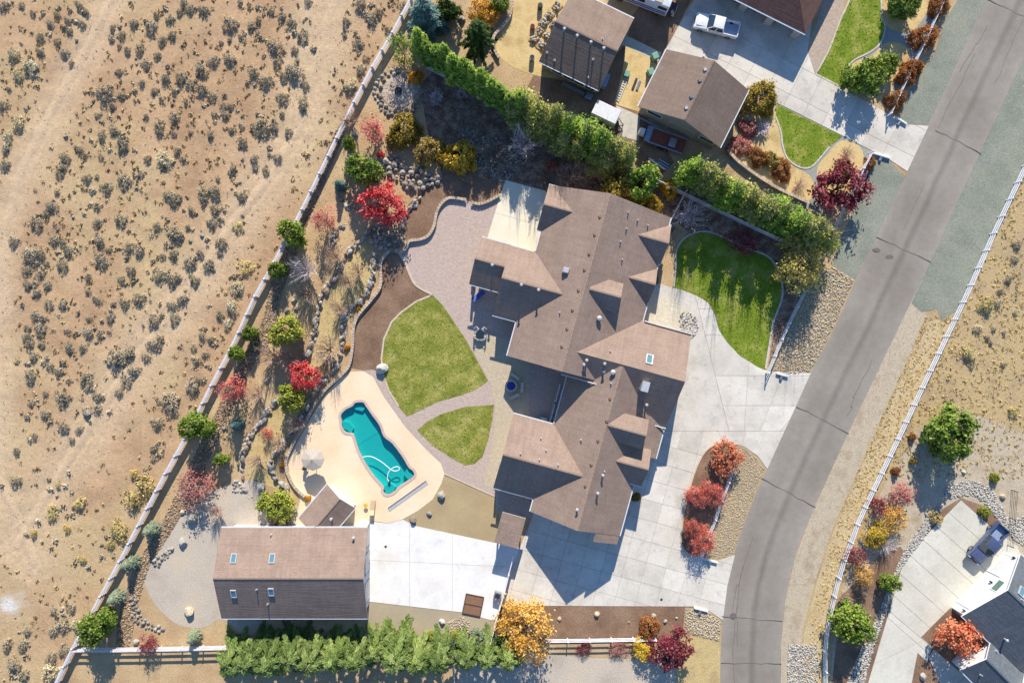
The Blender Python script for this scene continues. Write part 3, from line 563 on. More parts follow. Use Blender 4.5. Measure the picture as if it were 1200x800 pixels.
plain('vinyl', S(242, 242, 244), .45); plain('fence_grey', S(222, 214, 212), .7); plain('door_white', S(232, 230, 226), .5); plain('red_paint', S(176, 56, 44), .5); plain('blue_cloth', S(64, 96, 170), .8)
plain('canvas', S(204, 190, 170), .85); plain('green_plastic', S(120, 168, 146), .5); plain('terracotta', S(186, 104, 60), .8); plain('navy', S(44, 62, 150), .6); plain('yellow_paint', S(226, 178, 60), .6); plain('tan_cloth', S(214, 190, 150), .85)
def glass_mat(name, col, rough=.06):
    m, t, b = new_mat(name); b.inputs['Base Color'].default_value = (*col, 1); b.inputs['Roughness'].default_value = rough; b.inputs['Specular IOR Level'].default_value = .8; b.inputs['Coat Weight'].default_value = .4
    return m
glass_mat('glass', (.02, .03, .035)); glass_mat('glass_green', (.12, .2, .15)); glass_mat('glass_sky', (.1, .2, .22))

ROOF_TRIS = []
def hit(px, py):
    """(point, normal, roof) where a photograph pixel meets a roof"""
    o = Vector((0, 0, CAM_H)); d = (W(px, py)-o).normalized(); best = None
    for a, b, c, r in ROOF_TRIS:
        h = intersect_ray_tri(a, b, c, d, o, True)
        if h is not None and (best is None or h.z > best[0].z):
            n = (b-a).cross(c-a).normalized(); best = (h, n if n.z > 0 else -n, r)
    return best
def roof_mesh(parent, slopes, mats, th=.2, name='roof'):
    """slopes: list of (world points of the top face, direction along the eave)"""
    v = []; f = []; mi = []; uvs = []; tr = []
    for pts, ed in slopes:
        n = (pts[1]-pts[0]).cross(pts[2]-pts[0])
        if n.z < 0: pts = pts[::-1]; n = -n
        n.normalize(); ed = (ed-n*ed.dot(n)).normalized(); dn = n.cross(ed); b = len(v); k = len(pts)
        v += pts+[p-Vector((0, 0, th)) for p in pts]
        f.append(tuple(range(b, b+k))); mi.append(0); uvs.append([(p.dot(ed), p.dot(dn)) for p in pts])
        f.append(tuple(range(b+k, b+2*k))[::-1]); mi.append(1); uvs.append([(0, 0)]*k)
        for i in range(k):
            j = (i+1) % k; f.append((b+i, b+k+i, b+k+j, b+j)); mi.append(1); uvs.append([(0, 0)]*4)
        for i in range(1, k-1): tr.append((pts[0], pts[i], pts[i+1]))
    me = mesh(name, v, f, mats, mi); ul = me.uv_layers.new(name='UVMap'); flat = [c for u in uvs for c in u]
    ul.data.foreach_set('uv', [x for c in flat for x in c])
    o = link(name, me, parent)
    for t in tr: ROOF_TRIS.append((*t, o))
    return o
def house_frame(U, V, z=0):
    p = W(*uvp(U, V)); p.z = z*1.09; return p
def axis_frame(U, V, z=0):
    p = W(600+U, 400+V); p.z = z; return p
def gable(parent, fr, ax, r0, r1, rc, c0, c1, z0, z1, zr, roof='shingle_brown', wall='stucco', gut='both', inset=4.5, zb=-.15, trim='fascia', th=.2, ends=(1, 1)):
    P = (lambda r, c, z: fr(r, c, z)) if ax == 'U' else (lambda r, c, z: fr(c, r, z))
    ed = P(r1, rc, 0)-P(r0, rc, 0)
    rf = roof_mesh(parent, [([P(r0, c0, z0), P(r1, c0, z0), P(r1, rc, zr), P(r0, rc, zr)], ed), ([P(r0, rc, zr), P(r1, rc, zr), P(r1, c1, z1), P(r0, c1, z1)], ed)], [M[roof], M[trim]], th)
    caps = MB(); q0, q1 = P(r0, rc, zr), P(r1, rc, zr); nc = max(3, int((q1-q0).length/.55))
    for i in range(nc):
        a_, b_ = q0.lerp(q1, i/nc), q0.lerp(q1, (i+.96)/nc); a_.z += -.008; b_.z += .002; caps.bar(a_, b_, .2, .03)
    caps.build('ridge_cap', M[roof+'_cap'], rf)
    s = 1 if c1 > c0 else -1
    for c, z, w_ in ((c0, z0, -1), (c1, z1, 1)):
        if gut in ('both', 'lo' if w_ < 0 else 'hi'):
            mb = MB(); mb.bar(P(r0, c+s*w_*.7, z-.1), P(r1, c+s*w_*.7, z-.1), .13, .12); mb.build('gutter', M['gutter'], rf)
    if wall:
        sl0 = (zr-z0)/abs(rc-c0); sl1 = (zr-z1)/abs(c1-rc); i = inset; a0, a1 = r0+(i if ends[0] else 0), r1-(i if ends[1] else 0)
        sec = [(c0+s*i, zb), (c1-s*i, zb), (c1-s*i, z1+sl1*i-th-.02), (rc, zr-th-.03), (c0+s*i, z0+sl0*i-th-.02)]
        v = [P(a0, c, z) for c, z in sec]+[P(a1, c, z) for c, z in sec]
        me = mesh('wall', v, [(0, 1, 2, 3, 4), (9, 8, 7, 6, 5)]+[(k, 5+k, 5+(k+1) % 5, (k+1) % 5) for k in range(5)], [M[wall]])
        bm = bmesh.new(); bm.from_mesh(me); bmesh.ops.recalc_face_normals(bm, faces=bm.faces); bm.to_mesh(me); bm.free()
        link('wall', me, parent)
    return rf, P
def gable_px(parent, r0, r1, zr, eL, eR, ze, ext=(0, 0), **k):
    """a gable measured from the photograph: ridge ends at height zr, one point on either eave at height ze"""
    A = W(*r0, zr); B = W(*r1, zr); A.z = B.z = 0; d = (B-A).normalized(); n = Vector((d.y, -d.x, 0))
    fr = lambda a, b, z=0: Vector((A.x+d.x*a/PPM+n.x*b/PPM, A.y+d.y*a/PPM+n.y*b/PPM, z))
    cl = (W(*eL, ze)-A).dot(n)*PPM; cr = (W(*eR, ze)-A).dot(n)*PPM
    if cl > cr: cl, cr = cr, cl
    return gable(parent, fr, 'U', -ext[0], (B-A).length*PPM+ext[1], 0, cl, cr, ze, ze, zr, **k), fr, cl, cr, (B-A).length*PPM
def wall_unit(parent, name, c, ang, wd, ht, kind='window', mat='glass', frame='white_trim', panes=1):
    """a framed window or door set 4 cm proud of a wall; ang = direction the wall runs"""
    e = MB(); d = Vector((math.cos(ang), math.sin(ang), 0)); n = Vector((-d.y, d.x, 0)); c = Vector(c); t = .1
    for s in (-1, 1): e.box(c+d*s*(wd/2+t/2), (t, .1, ht+2*t), ang)
    for s in (-1, 1): e.box(c+Vector((0, 0, s*(ht/2+t/2))), (wd, .1, t), ang)
    o = e.build(name, M[frame], parent)
    if kind == 'door':
        rows = 4 if wd > 2 else 1
        for k in range(rows):
            m = MB(); m.box(c+Vector((0, 0, -ht/2+ht*(k+.5)/rows)), (wd-.02, .06, ht/rows-.03), ang); m.build('door_panel', M[mat], o)
    else:
        for k in range(panes):
            m = MB(); m.box(c+d*(-wd/2+wd*(k+.5)/panes), (wd/panes-.06, .05, ht-.03), ang); m.build('pane', M[mat], o)
    return o
def vent(px, py, kind='box'):
    h = hit(px, py)
    if not h: return
    p, n, r = h; mb = MB()
    if kind == 'box':
        mb.box(p+Vector((0, 0, .06)), (.38, .38, .3), .27, 0, .85); mb.build('roof_vent', M['galv'] if (px*7+py) % 3 < 1 else M['metal_pale'], r)
    elif kind == 'dark':
        mb.box(p+Vector((0, 0, .05)), (.3, .36, .2), .27, 0, .8); mb.build('roof_vent', M['wood_brown'], r)
    elif kind == 'pipe':
        mb.cyl((p.x, p.y, p.z-.15), .07, .5, 8).cyl((p.x, p.y, p.z-.05), .14, .08, 8); mb.build('vent_pipe', M['metal_pale'], r)
    elif kind == 'tall':
        mb.cyl((p.x, p.y, p.z-.15), .11, .75, 10).cyl((p.x, p.y, p.z+.55), .2, .1, 10, 0, .12); mb.build('vent_pipe', M['metal_pale'], r)
    elif kind == 'turbine':
        mb.cyl((p.x, p.y, p.z-.25), .2, .5, 12); mb.tube([(p.x, p.y, p.z+.2), (p.x, p.y, p.z+.3), (p.x, p.y, p.z+.48), (p.x, p.y, p.z+.56)], [.2, .34, .32, .12], 16); mb.build('turbine_vent', M['metal_pale'], r, smooth=True)
def skylight(px, py, wd=.7, ht=1.3, ang=-.27, mat='glass_sky'):
    h = hit(px, py)
    if not h: return
    p, n, r = h; q = Vector((math.cos(ang), math.sin(ang), 0)); u = (q-n*q.dot(n)).normalized(); v_ = n.cross(u); mt = Matrix((u, v_, n)).transposed().to_4x4(); mt.translation = p
    mb = MB(); t = .09
    for s in (-1, 1): mb.box((s*(wd/2), 0, .06), (t, ht+t, .16)); mb.box((0, s*ht/2, .06), (wd-t, t, .16))
    mb.v = [mt @ x for x in mb.v]; o = mb.build('skylight', M['metal_pale'], r)
    mb = MB(); mb.box((0, 0, .07), (wd-t, ht-t, .05)); mb.v = [mt @ x for x in mb.v]; mb.build('skylight', M[mat], r)

# main house -------------------------------------------------------
HOUSE = empty('main_house', W(680, 420), label='sprawling brown-shingled house with many gables beside the pool patio', cat='house')
HOUSE.location = (0, 0, 0)
hf = house_frame
gable(HOUSE, hf, 'V', -182, 17, 60.2, -1, 136, 3.0, 3.0, 6.5)
# east wing: full north slope, south slope stepped where it meets the garage wing
pl = lambda U, V: hf(U, V, 6.0-abs(V+7.5)*(3.0/54))
edU = hf(100, 0)-hf(0, 0)
rfC = roof_mesh(HOUSE, [([pl(55, -61), pl(193, -61), pl(193, -7.5), pl(55, -7.5)], edU), ([pl(55, -7.5), pl(193, -7.5), pl(193, 48), pl(125, 48), pl(125, 20), pl(55, 20)], edU)], [M['shingle_brown'], M['fascia']])
for a, b in (((62, 20), (125, 20)), ((160, 48), (193, 48)), ((138, -61), (193, -61))):
    mb = MB(); z = pl(*a).z-.1; s = .7 if a[1] > 0 else -.7; mb.bar(hf(a[0], a[1]+s, z), hf(b[0], b[1]+s, z), .13, .12); mb.build('gutter', M['gutter'], rfC)
mb = MB(); mb.prism([tuple(hf(*q))[:2] for q in ((60, -56), (188, -56), (188, 44), (130, 44), (130, 16), (60, 16))], -.15, 2.95); mb.build('wall', M['stucco'], HOUSE)
v = [hf(188, -56, 2.9), hf(188, 44, 2.9), hf(188, -7.5, 5.7), hf(184, -56, 2.9), hf(184, 44, 2.9), hf(184, -7.5, 5.7)]
link('wall', mesh('wall', v, [(0, 1, 2), (5, 4, 3), (0, 2, 5, 3), (2, 1, 4, 5), (1, 0, 3, 4)], [M['stucco']]), HOUSE)
gable(HOUSE, hf, 'V', -5, 179.5, 122.5, 70.5, 175, 3.0, 3.0, 6.0)
ed = hf(0, 100)-hf(0, 0); zE = lambda U: 6.0-abs(U-122.5)*3.0/52.3-.02
roof_mesh(HOUSE, [([hf(145, 178.5, zE(145)), hf(175, 178.5, zE(175)), hf(175, 189.5, zE(175)), hf(145, 189.5, zE(145))], ed)], [M['shingle_brown'], M['fascia']])
gable(HOUSE, hf, 'U', 23, 118, 121.5, 78, 164.5, 3.0, 3.0, 5.5, ends=(1, 0))
gable(HOUSE, hf, 'U', -6.3, 45, -156, -181.6, -129.4, 2.98, 2.98, 4.6, ends=(1, 0))
gable(HOUSE, hf, 'U', -29.5, 50, -64.7, -104, -23.2, 3.0, 3.0, 5.35, ends=(1, 0))
gable(HOUSE, hf, 'U', -64, -27, -78, -104.6, -50, 2.93, 2.93, 4.45, wall=None)
gable(HOUSE, hf, 'U', 92, 139, -151, -173, -128.5, 2.97, 2.97, 4.5, ends=(0, 1))
gable(HOUSE, hf, 'U', 92, 137, -103, -122.5, -83, 2.97, 2.97, 4.4, ends=(0, 1))
gable(HOUSE, hf, 'U', 66, 101, -77, -93, -61, 5.4, 5.4, 6.38, gut='', inset=2, zb=4.0, ends=(0, 1))
gable(HOUSE, hf, 'U', 124, 168, 60, 43.5, 76.5, 5.0, 5.0, 5.93, gut='', inset=2, zb=3.0, ends=(0, 1))
gable(HOUSE, hf, 'U', 135, 183, 96.5, 76.5, 118.5, 3.35, 3.35, 4.7, gut='hi', ends=(0, 1))
rp = roof_mesh(HOUSE, [([hf(160, 40, 3.8), hf(192, 40, 2.75), hf(192, 85, 2.75), hf(160, 85, 3.8)], ed)], [M['shingle_brown'], M['fascia']])
mb = MB(); mb.bar(hf(192.7, 40, 2.65), hf(192.7, 85, 2.65), .13, .12); mb.build('gutter', M['gutter'], rp)
mb = MB(); mb.prism([tuple(hf(*q))[:2] for q in ((160, 44), (187, 44), (187, 81), (160, 81))], -.15, 2.7); mb.build('wall', M['stucco'], HOUSE)
# porch posts under the open eaves
for U, V in ((-61, -53), (-61, -101), (-34, -53), (26, 161), (26, 140), (68, 161)):
    mb = MB(); p = hf(U, V); mb.box((p.x, p.y, 1.37), (.3, .3, 2.75), -.27).box((p.x, p.y, .35), (.5, .5, .7), -.27); mb.build('porch_post', M['fascia'], HOUSE)
# garage doors and windows
A0 = -math.atan2(.2639, .9646)
for U, wd in ((92, 4.6), (128, 3.0), (160, 2.7)): wall_unit(HOUSE, 'garage_door', hf(U, 175.3, 1.2), A0, wd, 2.3, 'door', 'door_white', 'fascia')
wall_unit(HOUSE, 'front_door', hf(130.5, -95, 1.1), A0+math.pi/2, 1.5, 2.1, 'door', 'wood_brown')
for U, V, a, wd in ((-24.7, -40, 1, 2.4), (-2, -156, 1, 1.8), (134.8, -151, 1, 1.8), (132.8, -103, 1, 1.6), (178.7, 96, 1, 1.6), (188.3, -8, 1, 2.2), (60, 12.8, 0, 3.0), (25, 12.8, 0, 2.4), (45, 82.2, 0, 2.4), (66, 65, 1, 2.4), (66, 45, 1, 2.4)):
    wall_unit(HOUSE, 'window', hf(U, V, 1.5), A0+(math.pi/2 if a else 0), wd, 1.3, panes=2)
for x, y in ((703, 254), (697, 275), (690.5, 297.5), (685, 316), (678, 340), (671, 363), (664.5, 385), (658.5, 405.5), (715, 467), (711, 493), (701, 516), (693, 544), (686, 569)): vent(x, y, 'dark')
for x, y in ((736, 249), (747, 258), (734, 268), (727, 283), (729, 304), (656, 366), (716, 449), (681, 515), (634, 513), (640, 527), (610, 531), (632, 538), (654, 544), (715, 411), (759, 264), (708, 552)): vent(x, y, 'pipe')
for x, y in ((611, 334), (631, 340), (577, 311), (687, 422), (684, 427), (708, 426), (707, 435), (706, 556), (700, 577), (676, 596), (757, 474)): vent(x, y, 'tall')
vent(718, 436, 'turbine'); vent(702, 373, 'turbine')
h = hit(663, 317); mb = MB(); mb.box(h[0]+Vector((0, 0, .25)), (.85, .75, .6), A0, 0, .8); mb.build('roof_fan', M['metal_pale'], h[2], bevel=.05)
skylight(761, 421, .75, 1.2, A0)
h = hit(754, 452); mb = MB(); mb.box(h[0]+Vector((0, 0, .5)), (.75, 1.1, 1.5), A0).box(h[0]+Vector((0, 0, 1.28)), (.9, 1.25, .1), A0); mb.build('chimney', M['metal_pale'], h[2])
# gate shelter beside the garage
ks = empty('gate_shelter', hf(54, 207), label='small flat-roofed gate shelter between the house and white court', cat='shelter')
ks.location = (0, 0, 0)
roof_mesh(ks, [([hf(40.5, 189, 2.75), hf(68, 189, 2.75), hf(68, 225, 2.6), hf(40.5, 225, 2.6)], edU)], [M['shingle_brown'], M['fascia']])
for U, V in ((44, 193), (64.5, 193), (44, 221), (64.5, 221)):
    mb = MB(); p = hf(U, V); mb.box((p.x, p.y, 1.25), (.2, .2, 2.5), A0); mb.build('post', M['fascia'], ks)

# detached garage ---------------------------------------------------
GAR = empty('detached_garage', label='long detached garage with brown gable roof and four skylights', cat='garage')
gable(GAR, axis_frame, 'U', -328, -163, 259.5, 210, 312, 3.3, 3.3, 5.75, wall='whitewall')
for V in (225, 255, 288): wall_unit(GAR, 'garage_door', axis_frame(-167.2, V, 1.35), math.pi/2, 2.5, 2.4, 'door', 'door_white', 'greysiding')
for x, y in ((319, 654), (318, 693), (274, 654), (274, 695)): skylight(x, y, .62, 1.05, 0, 'glass_sky')
for x, y, k in ((318, 626, 'pipe'), (415, 629, 'tall'), (301, 690, 'pipe'), (314, 707, 'pipe')): vent(x, y, k)
# pool house
PH = empty('pool_house', label='small gabled pool house with white wall beside the garage', cat='pool house')
gable_px(PH, (398, 584), (370, 617), 3.25, (384, 566.5), (417, 593.5), 2.2, ext=(0, 9), wall='whitewall', inset=2.5)
vent(389, 607, 'tall')
c = W(398, 584, 3.0); 
# grey garage (upper neighbour)
GG = empty('grey_garage', label='grey-brown gabled garage beside the upper driveway with windows facing the hedge', cat='garage')
(rf, P), fr, cl, cr, L = gable_px(GG, (837, 71), (802.5, 140.5), 6.0, (781, 58), (877, 106), 3.2, roof='shingle_grey', wall='greysiding', inset=4)
gd = fr(0, 100)-fr(0, 0); ga = math.atan2(gd.y, gd.x)
for b in (cl*.68, cr*.6): wall_unit(GG, 'window', fr(L-3.8, b, 2.3), ga, 1.9, .8, panes=2)
wall_unit(GG, 'garage_door', fr(L-3.8, -4, 1.35), ga, 3.4, 2.6, 'door', 'greysiding', 'fascia')
for x, y in ((826, 82), (820, 95), (810, 114), (804, 127)): vent(x, y, 'box')
# workshop (upper left neighbour)
WS = empty('workshop', label='dark-roofed workshop with tall roof vents and shaded open front', cat='workshop')
(rf, P), fr, cl, cr, L = gable_px(WS, (651, 25), (723.5, 60), 5.0, (744, 22.5), (702, 106), 2.8, roof='shingle_grey', wall='greysiding', inset=3)
gd = fr(100, 0)-fr(0, 0); ga = math.atan2(gd.y, gd.x); lo = cr if fr(0, cr).y < fr(0, cl).y else cl; sg = 1 if lo > 0 else -1
for a, wd in ((22, 1.4), (44, 3.0), (64, 1.4)): wall_unit(WS, 'window', fr(a, lo-sg*2.8, 1.5), ga, wd, 1.1, panes=2)
for x, y in ((661, 36), (676, 44), (692, 51.5), (707, 58.5)): vent(x, y, 'tall')
for x, y in ((650, 71), (695, 70), (689, 91), (641, 62), (706, 46)): vent(x, y, 'pipe')
# upper right house with open garage bays
UH = empty('neighbour_house', label='dark brown hip-roofed house with open garage bays by the upper driveway', cat='house')
A = W(864, 0, 2.9); B = W(944, 40, 2.9); A.z = B.z = 0; d = (B-A).normalized(); n = Vector((-d.y, d.x, 0)); n = n if n.y > 0 else -n
uf = lambda a, b, z=0: Vector((B.x-d.x*a+n.x*b, B.y-d.y*a+n.y*b, z))       # a: metres back along the eave, b: metres into the house
roof_mesh(UH, [([uf(0, 0, 2.9), uf(20, 0, 2.9), uf(20, 6, 5.6), uf(6, 6, 5.6)], d), ([uf(0, 0, 2.9), uf(6, 6, 5.6), uf(0, 12, 2.9)], n), ([uf(0, 12, 2.9), uf(6, 6, 5.6), uf(20, 6, 5.6), uf(20, 12, 2.9)], d)], [M['shingle_dark'], M['white_trim']])
mb = MB(); mb.bar(uf(0, -.08, 2.8), uf(20, -.08, 2.8), .13, .12); mb.build('gutter', M['gutter'], UH)
mb = MB(); mb.prism([tuple(uf(*q))[:2] for q in ((.5, 5), (19.5, 5), (19.5, 11.5), (.5, 11.5))], -.1, 2.7); mb.build('wall', M['greysiding'], UH)
for a in (.8, 4.6, 8.4, 12.2, 16):
    mb = MB(); p = uf(a, .7, 1.35); mb.box(p, (.9, .5, 2.7), math.atan2(d.y, d.x)); mb.build('garage_pier', M['fascia'], UH)
mb = MB(); mb.bar(uf(.4, .7, 2.55), uf(17, .7, 2.55), .4, .3); mb.build('lintel', M['fascia'], UH)
# white house (lower right)
WH = empty('white_house', label='white modern house with slate grey gables at the lower right', cat='house')
(rf, P), fr, cl, cr, L = gable_px(WH, (1181.5, 691), (1251.5, 757.5), 5.3, (1126, 720), (1195, 648), 2.8, roof='shingle_slate', wall='whitewall', inset=3, trim='white_trim')
gd = fr(0, 100)-fr(0, 0); ga = math.atan2(gd.y, gd.x)
wall_unit(WH, 'window', fr(2.9, 0, 3.2), ga, 1.5, 1.0, mat='glass_green', panes=2)
for b in (cl*.55, cr*.5): wall_unit(WH, 'garage_door', fr(2.8, b, 1.25), ga, 3.0, 2.3, 'door', 'door_white', 'white_trim')
for b in (cl*.86, 0, cr*.86):
    mb = MB(); p = fr(1.6, b, 2.1); mb.box(p, (.16, .22, .35), ga); mb.build('wall_lamp', M['black'], WH)
(rf, P), fr, cl, cr, L = gable_px(WH, (1156, 772), (1200, 816), 4.2, (1127, 786), (1163, 750.5), 2.6, roof='shingle_slate', wall='whitewall', inset=3, trim='white_trim')
wall_unit(WH, 'window', fr(2.9, -8, 1.5), ga, 1.4, 1.2, mat='glass_green', panes=2)
gable_px(WH, (1212, 800), (1260, 845), 5.0, (1178, 832), (1194, 766), 3.0, roof='shingle_slate', wall='whitewall', inset=3, trim='white_trim')
vent(1177, 748, 'tall'); vent(1149, 790, 'pipe'); vent(1167, 762, 'pipe'); vent(1197, 702, 'pipe'); skylight(1197, 693, .8, 1.1, -.76)

# ------------------------------------------------------------------ pool
surf('plaster', [S(196, 232, 232), S(206, 238, 236)], .8, 5, .05)
def water_mat():
    m, t, b = new_mat('water'); t.nodes.remove(b)
    tr = nd(t, 'ShaderNodeBsdfTransparent'); tr.inputs[0].default_value = (.16, .71, .69, 1)
    gl = nd(t, 'ShaderNodeBsdfGlossy'); gl.inputs['Roughness'].default_value = .04; gl.inputs[0].default_value = (1, 1, 1, 1)
    pos = nd(t, 'ShaderNodeNewGeometry').outputs['Position']; bn = nd(t, 'ShaderNodeBump'); bn.inputs['Distance'].default_value = .03; t.links.new(noise(t, pos, 2.2, 3), bn.inputs['Height'])
    t.links.new(bn.outputs[0], gl.inputs['Normal'])
    mx = nd(t, 'ShaderNodeMixShader'); mx.inputs[0].default_value = .035; t.links.new(tr.outputs[0], mx.inputs[1]); t.links.new(gl.outputs[0], mx.inputs[2])
    t.links.new(mx.outputs[0], t.nodes['Material Output'].inputs[0])
water_mat()
pool = empty('swimming_pool', label='curvy turquoise swimming pool with pink coping in the cream deck', cat='pool')
pw = [W(*p) for p in POOL]; ax = Vector((.55, -.83, 0))
dep = lambda p: -(.5+.02*max(0, (p-W(415, 475)).dot(ax)))-.08 if (p-W(415, 475)).dot(ax) < 4.6 else -(.62+.04*((p-W(415, 475)).dot(ax)-4.6))-.08
n = len(pw); bm = bmesh.new()
tv = [bm.verts.new((p.x, p.y, .05)) for p in pw]; bv = [bm.verts.new((p.x, p.y, 0)) for p in pw]
for i in range(n): bm.faces.new((tv[i], tv[(i+1) % n], bv[(i+1) % n], bv[i]))
fl = bm.faces.new(bv)
for s in (2, 4.6, 7): 
    fs = [f for f in bm.faces if len(f.verts) > 4]; g = set(fs)
    for f in fs: g.update(f.edges); g.update(f.verts)
    bmesh.ops.bisect_plane(bm, geom=list(g), plane_co=W(415, 475)+ax*s, plane_no=ax)
top_ = set(tv)
for v in bm.verts:
    if v.co.z < .01: v.co.z = dep(Vector((v.co.x, v.co.y, 0)))
bmesh.ops.recalc_face_normals(bm, faces=bm.faces)
for f in bm.faces: f.normal_flip()
me = bpy.data.meshes.new('basin'); bm.to_mesh(me); bm.free(); me.materials.append(M['plaster']); link('basin', me, pool)
me = mesh('water', [(p.x, p.y, -.06) for p in pw], [tuple(range(n))], [M['water']])
if me.polygons[0].normal.z < 0: me.flip_normals()
link('water', me, pool)
cp = [pw[i]+(Vector((-(pw[(i+1) % n]-pw[i-1]).y, (pw[(i+1) % n]-pw[i-1]).x, 0)).normalized()*.14) for i in range(n)]
out = sum((cp[i]-Vector((-17.6, -13.7, 0))).length-(pw[i]-Vector((-17.6, -13.7, 0))).length for i in range(n)) > 0
off = [(600+(pw[i]+(cp[i]-pw[i])*(1 if out else -1)).x*PPM, 400-(pw[i]+(cp[i]-pw[i])*(1 if out else -1)).y*PPM) for i in range(n)]
link('coping', ribbon_mesh('coping', off, .34, -.1, .09, M['coping'], True), pool)
for pts, z in (([(400, 493), (402, 502), (411, 507), (414, 502), (409, 495)], -.26), ([(416, 471), (426, 471), (429, 477), (424, 482), (416, 480), (413, 476)], -.3), ([(478, 547), (485, 551), (485, 557), (478, 562), (472, 556)], -.26), ([(449, 571), (452, 579), (461, 576), (463, 571), (456, 566)], -.26)):
    mb = MB(); mb.prism([tuple(W(*p))[:2] for p in pts], -1.6, z); mb.build('step', M['plaster'], pool)
hose = catmull([(424, 536), (430, 534.5), (437, 535.5), (447, 541), (455, 547.5), (460, 551), (465, 551.5), (468.5, 549), (465, 546.5), (459, 549), (455, 554), (454, 560), (455.5, 564)], 6)
mb = MB(); mb.tube([(*W(*p)[:2], -.03) for p in hose], .055, 6); tag(mb.build('cleaner_hose', M['vinyl']), 'white looping cleaner hose floating in the pool', 'hose')
mb = MB(); p = W(456, 565); mb.box((p.x, p.y, -.05), (.35, .3, .12), .6, 0, .8).cyl((p.x, p.y, -.02), .1, .1); tag(mb.build('pool_cleaner', M['steel_dark'], bevel=.03), 'small dark pool cleaner at the end of the white hose', 'pool cleaner')
ct = empty('cover_track', label='pale metal pool cover track let into the cream deck', cat='cover track')
link('track_lid', ribbon_mesh('track_lid', [(455.5, 597.5), (501, 565)], .42, .02, .075, M['metal_pale']), ct); link('track_slot', ribbon_mesh('track_slot', [(455, 595), (499.5, 563.2)], .1, .02, .09, M['steel_dark']), ct)

# ------------------------------------------------------------------ rocks
def rock_mesh(seed, sub=2, flat=.75):
    bm = bmesh.new(); bmesh.ops.create_icosphere(bm, subdivisions=sub, radius=.5); r = random.Random(seed)
    cuts = [(Vector((r.uniform(-1, 1), r.uniform(-1, 1), r.uniform(-.4, 1))).normalized(), r.uniform(.3, .42)) for _ in range(9)]; sx, sy = r.uniform(.8, 1.15), r.uniform(.75, 1.1)
    for v in bm.verts:
        for n_, d_ in cuts:
            e = v.co.dot(n_)-d_
            if e > 0: v.co -= n_*e*.85
        v.co *= r.uniform(.95, 1.05); v.co.x *= sx; v.co.y *= sy; v.co.z = v.co.z*flat+.2
    me = bpy.data.meshes.new('stone'); bm.to_mesh(me); bm.free(); return me
def rock_set(mat, sub, k=6, flat=.75):
    out = []
    for s in range(k):
        me = rock_mesh(s*13+sub, sub, flat); me.materials.append(M[mat]); out.append(me)
    return out
ROCKS = rock_set('stone', 2); ROCKS_LO = rock_set('stone', 1); PALE_LO = rock_set('stone_pale', 1); TAN_LO = rock_set('stone_tan', 1); BLOCKS = None
rnd = random.Random(21)
def rock_wall(label, line, rows=3, step=.42, size=.62):
    pts = along(catmull(line, 5), step); root = empty('rock_wall', pts[0][0], label=label, cat='rock wall', group='dry stone terrace walls'); o0 = pts[0][0]
    for r in range(rows):
        for i, (p, a) in enumerate(pts):
            if rnd.random() < (.15 if r else .03): continue
            s = size*rnd.choice((.6, .75, .9, 1.05, 1.45)); q = p-o0+Vector((rnd.uniform(-.26, .26), rnd.uniform(-.26, .26), r*.22-.1+rnd.uniform(-.05, .05))); j = rnd.choice(ROCKS_LO+PALE_LO[:3]+TAN_LO[:2])
            link('stone', j, root, loc=q, rz=a+rnd.uniform(-.5, .5), sc=(s*rnd.uniform(.9, 1.7), s*rnd.uniform(.7, 1.0), s*rnd.uniform(.7, 1.0)))
    return root
rock_wall('short stone wall rising from the waterfall beside the brown gravel', [(492, 232), (484, 242), (475, 251), (471, 266)])
rock_wall('long upper stone terrace wall winding from the red maple down to the gravel pad', [(434, 270), (420, 285), (407, 297), (400, 315), (387, 332), (377, 350), (372, 370), (367, 400), (357, 420), (347, 440), (332, 462), (315, 480), (303, 498), (296, 508), (287, 525), (282, 542)])
rock_wall('lower stone terrace wall just above the curved block wall', [(437, 298), (437, 325), (430, 345), (413, 360), (404, 377), (402, 400), (397, 422), (382, 443), (367, 462), (357, 482), (347, 500), (327, 525), (319, 542), (323, 556), (336, 573)])
rock_wall('small stone wall below the pale red maple', [(405, 265), (397, 268), (391, 278), (389, 288)], 2)
rock_wall('small stone wall between red maple and blue conifer', [(397, 232), (405, 240), (416, 243), (424, 250)], 2)
rock_wall('low stone edging beside the gravel pad trees', [(283, 548), (285, 562), (288, 575), (298, 585), (312, 597)], 1)
def block_wall(label, line, h=.42, wd=.34, group='curved block garden walls'):
    ln = catmull(line, 6); root = empty('block_wall', W(*ln[0]), label=label, cat='garden wall', group=group); root.location = (0, 0, 0)
    me = ribbon_mesh('wall_core', ln, wd*.8, -.05, h-.09, M['block']); link('wall_core', me, root)
    for p, a in along(ln, .4):
        link('block', CAPS, root, loc=(p.x, p.y, h-.09), rz=a+rnd.uniform(-.04, .04), sc=(1, rnd.uniform(.95, 1.06), rnd.uniform(.95, 1.05)))
mb = MB(); mb.box((0, 0, .06), (.375, .36, .12)); o = mb.build('block', M['wallblock'], bevel=.02); CAPS = o.data; bpy.data.objects.remove(o)
block_wall('curved block wall along the upper edge of the paver patio', [(469, 297), (476, 291), (480, 283), (492, 281), (502, 276.5), (509, 265), (512, 250), (517, 240), (527, 232.5), (545, 234.5)])
block_wall('short block wall ending at the cream rear slab', [(554, 238), (562, 239.5), (572, 236.5), (585, 229.5)])
block_wall('long curved block wall between the lower terrace and pool deck', [(457, 294), (447, 307), (446.5, 335), (435, 352), (420, 370), (415, 385), (414, 405), (410, 427), (400, 440), (382, 456), (367, 478), (357, 497), (347, 515), (337.5, 535), (337, 550), (345, 568), (357, 580)])
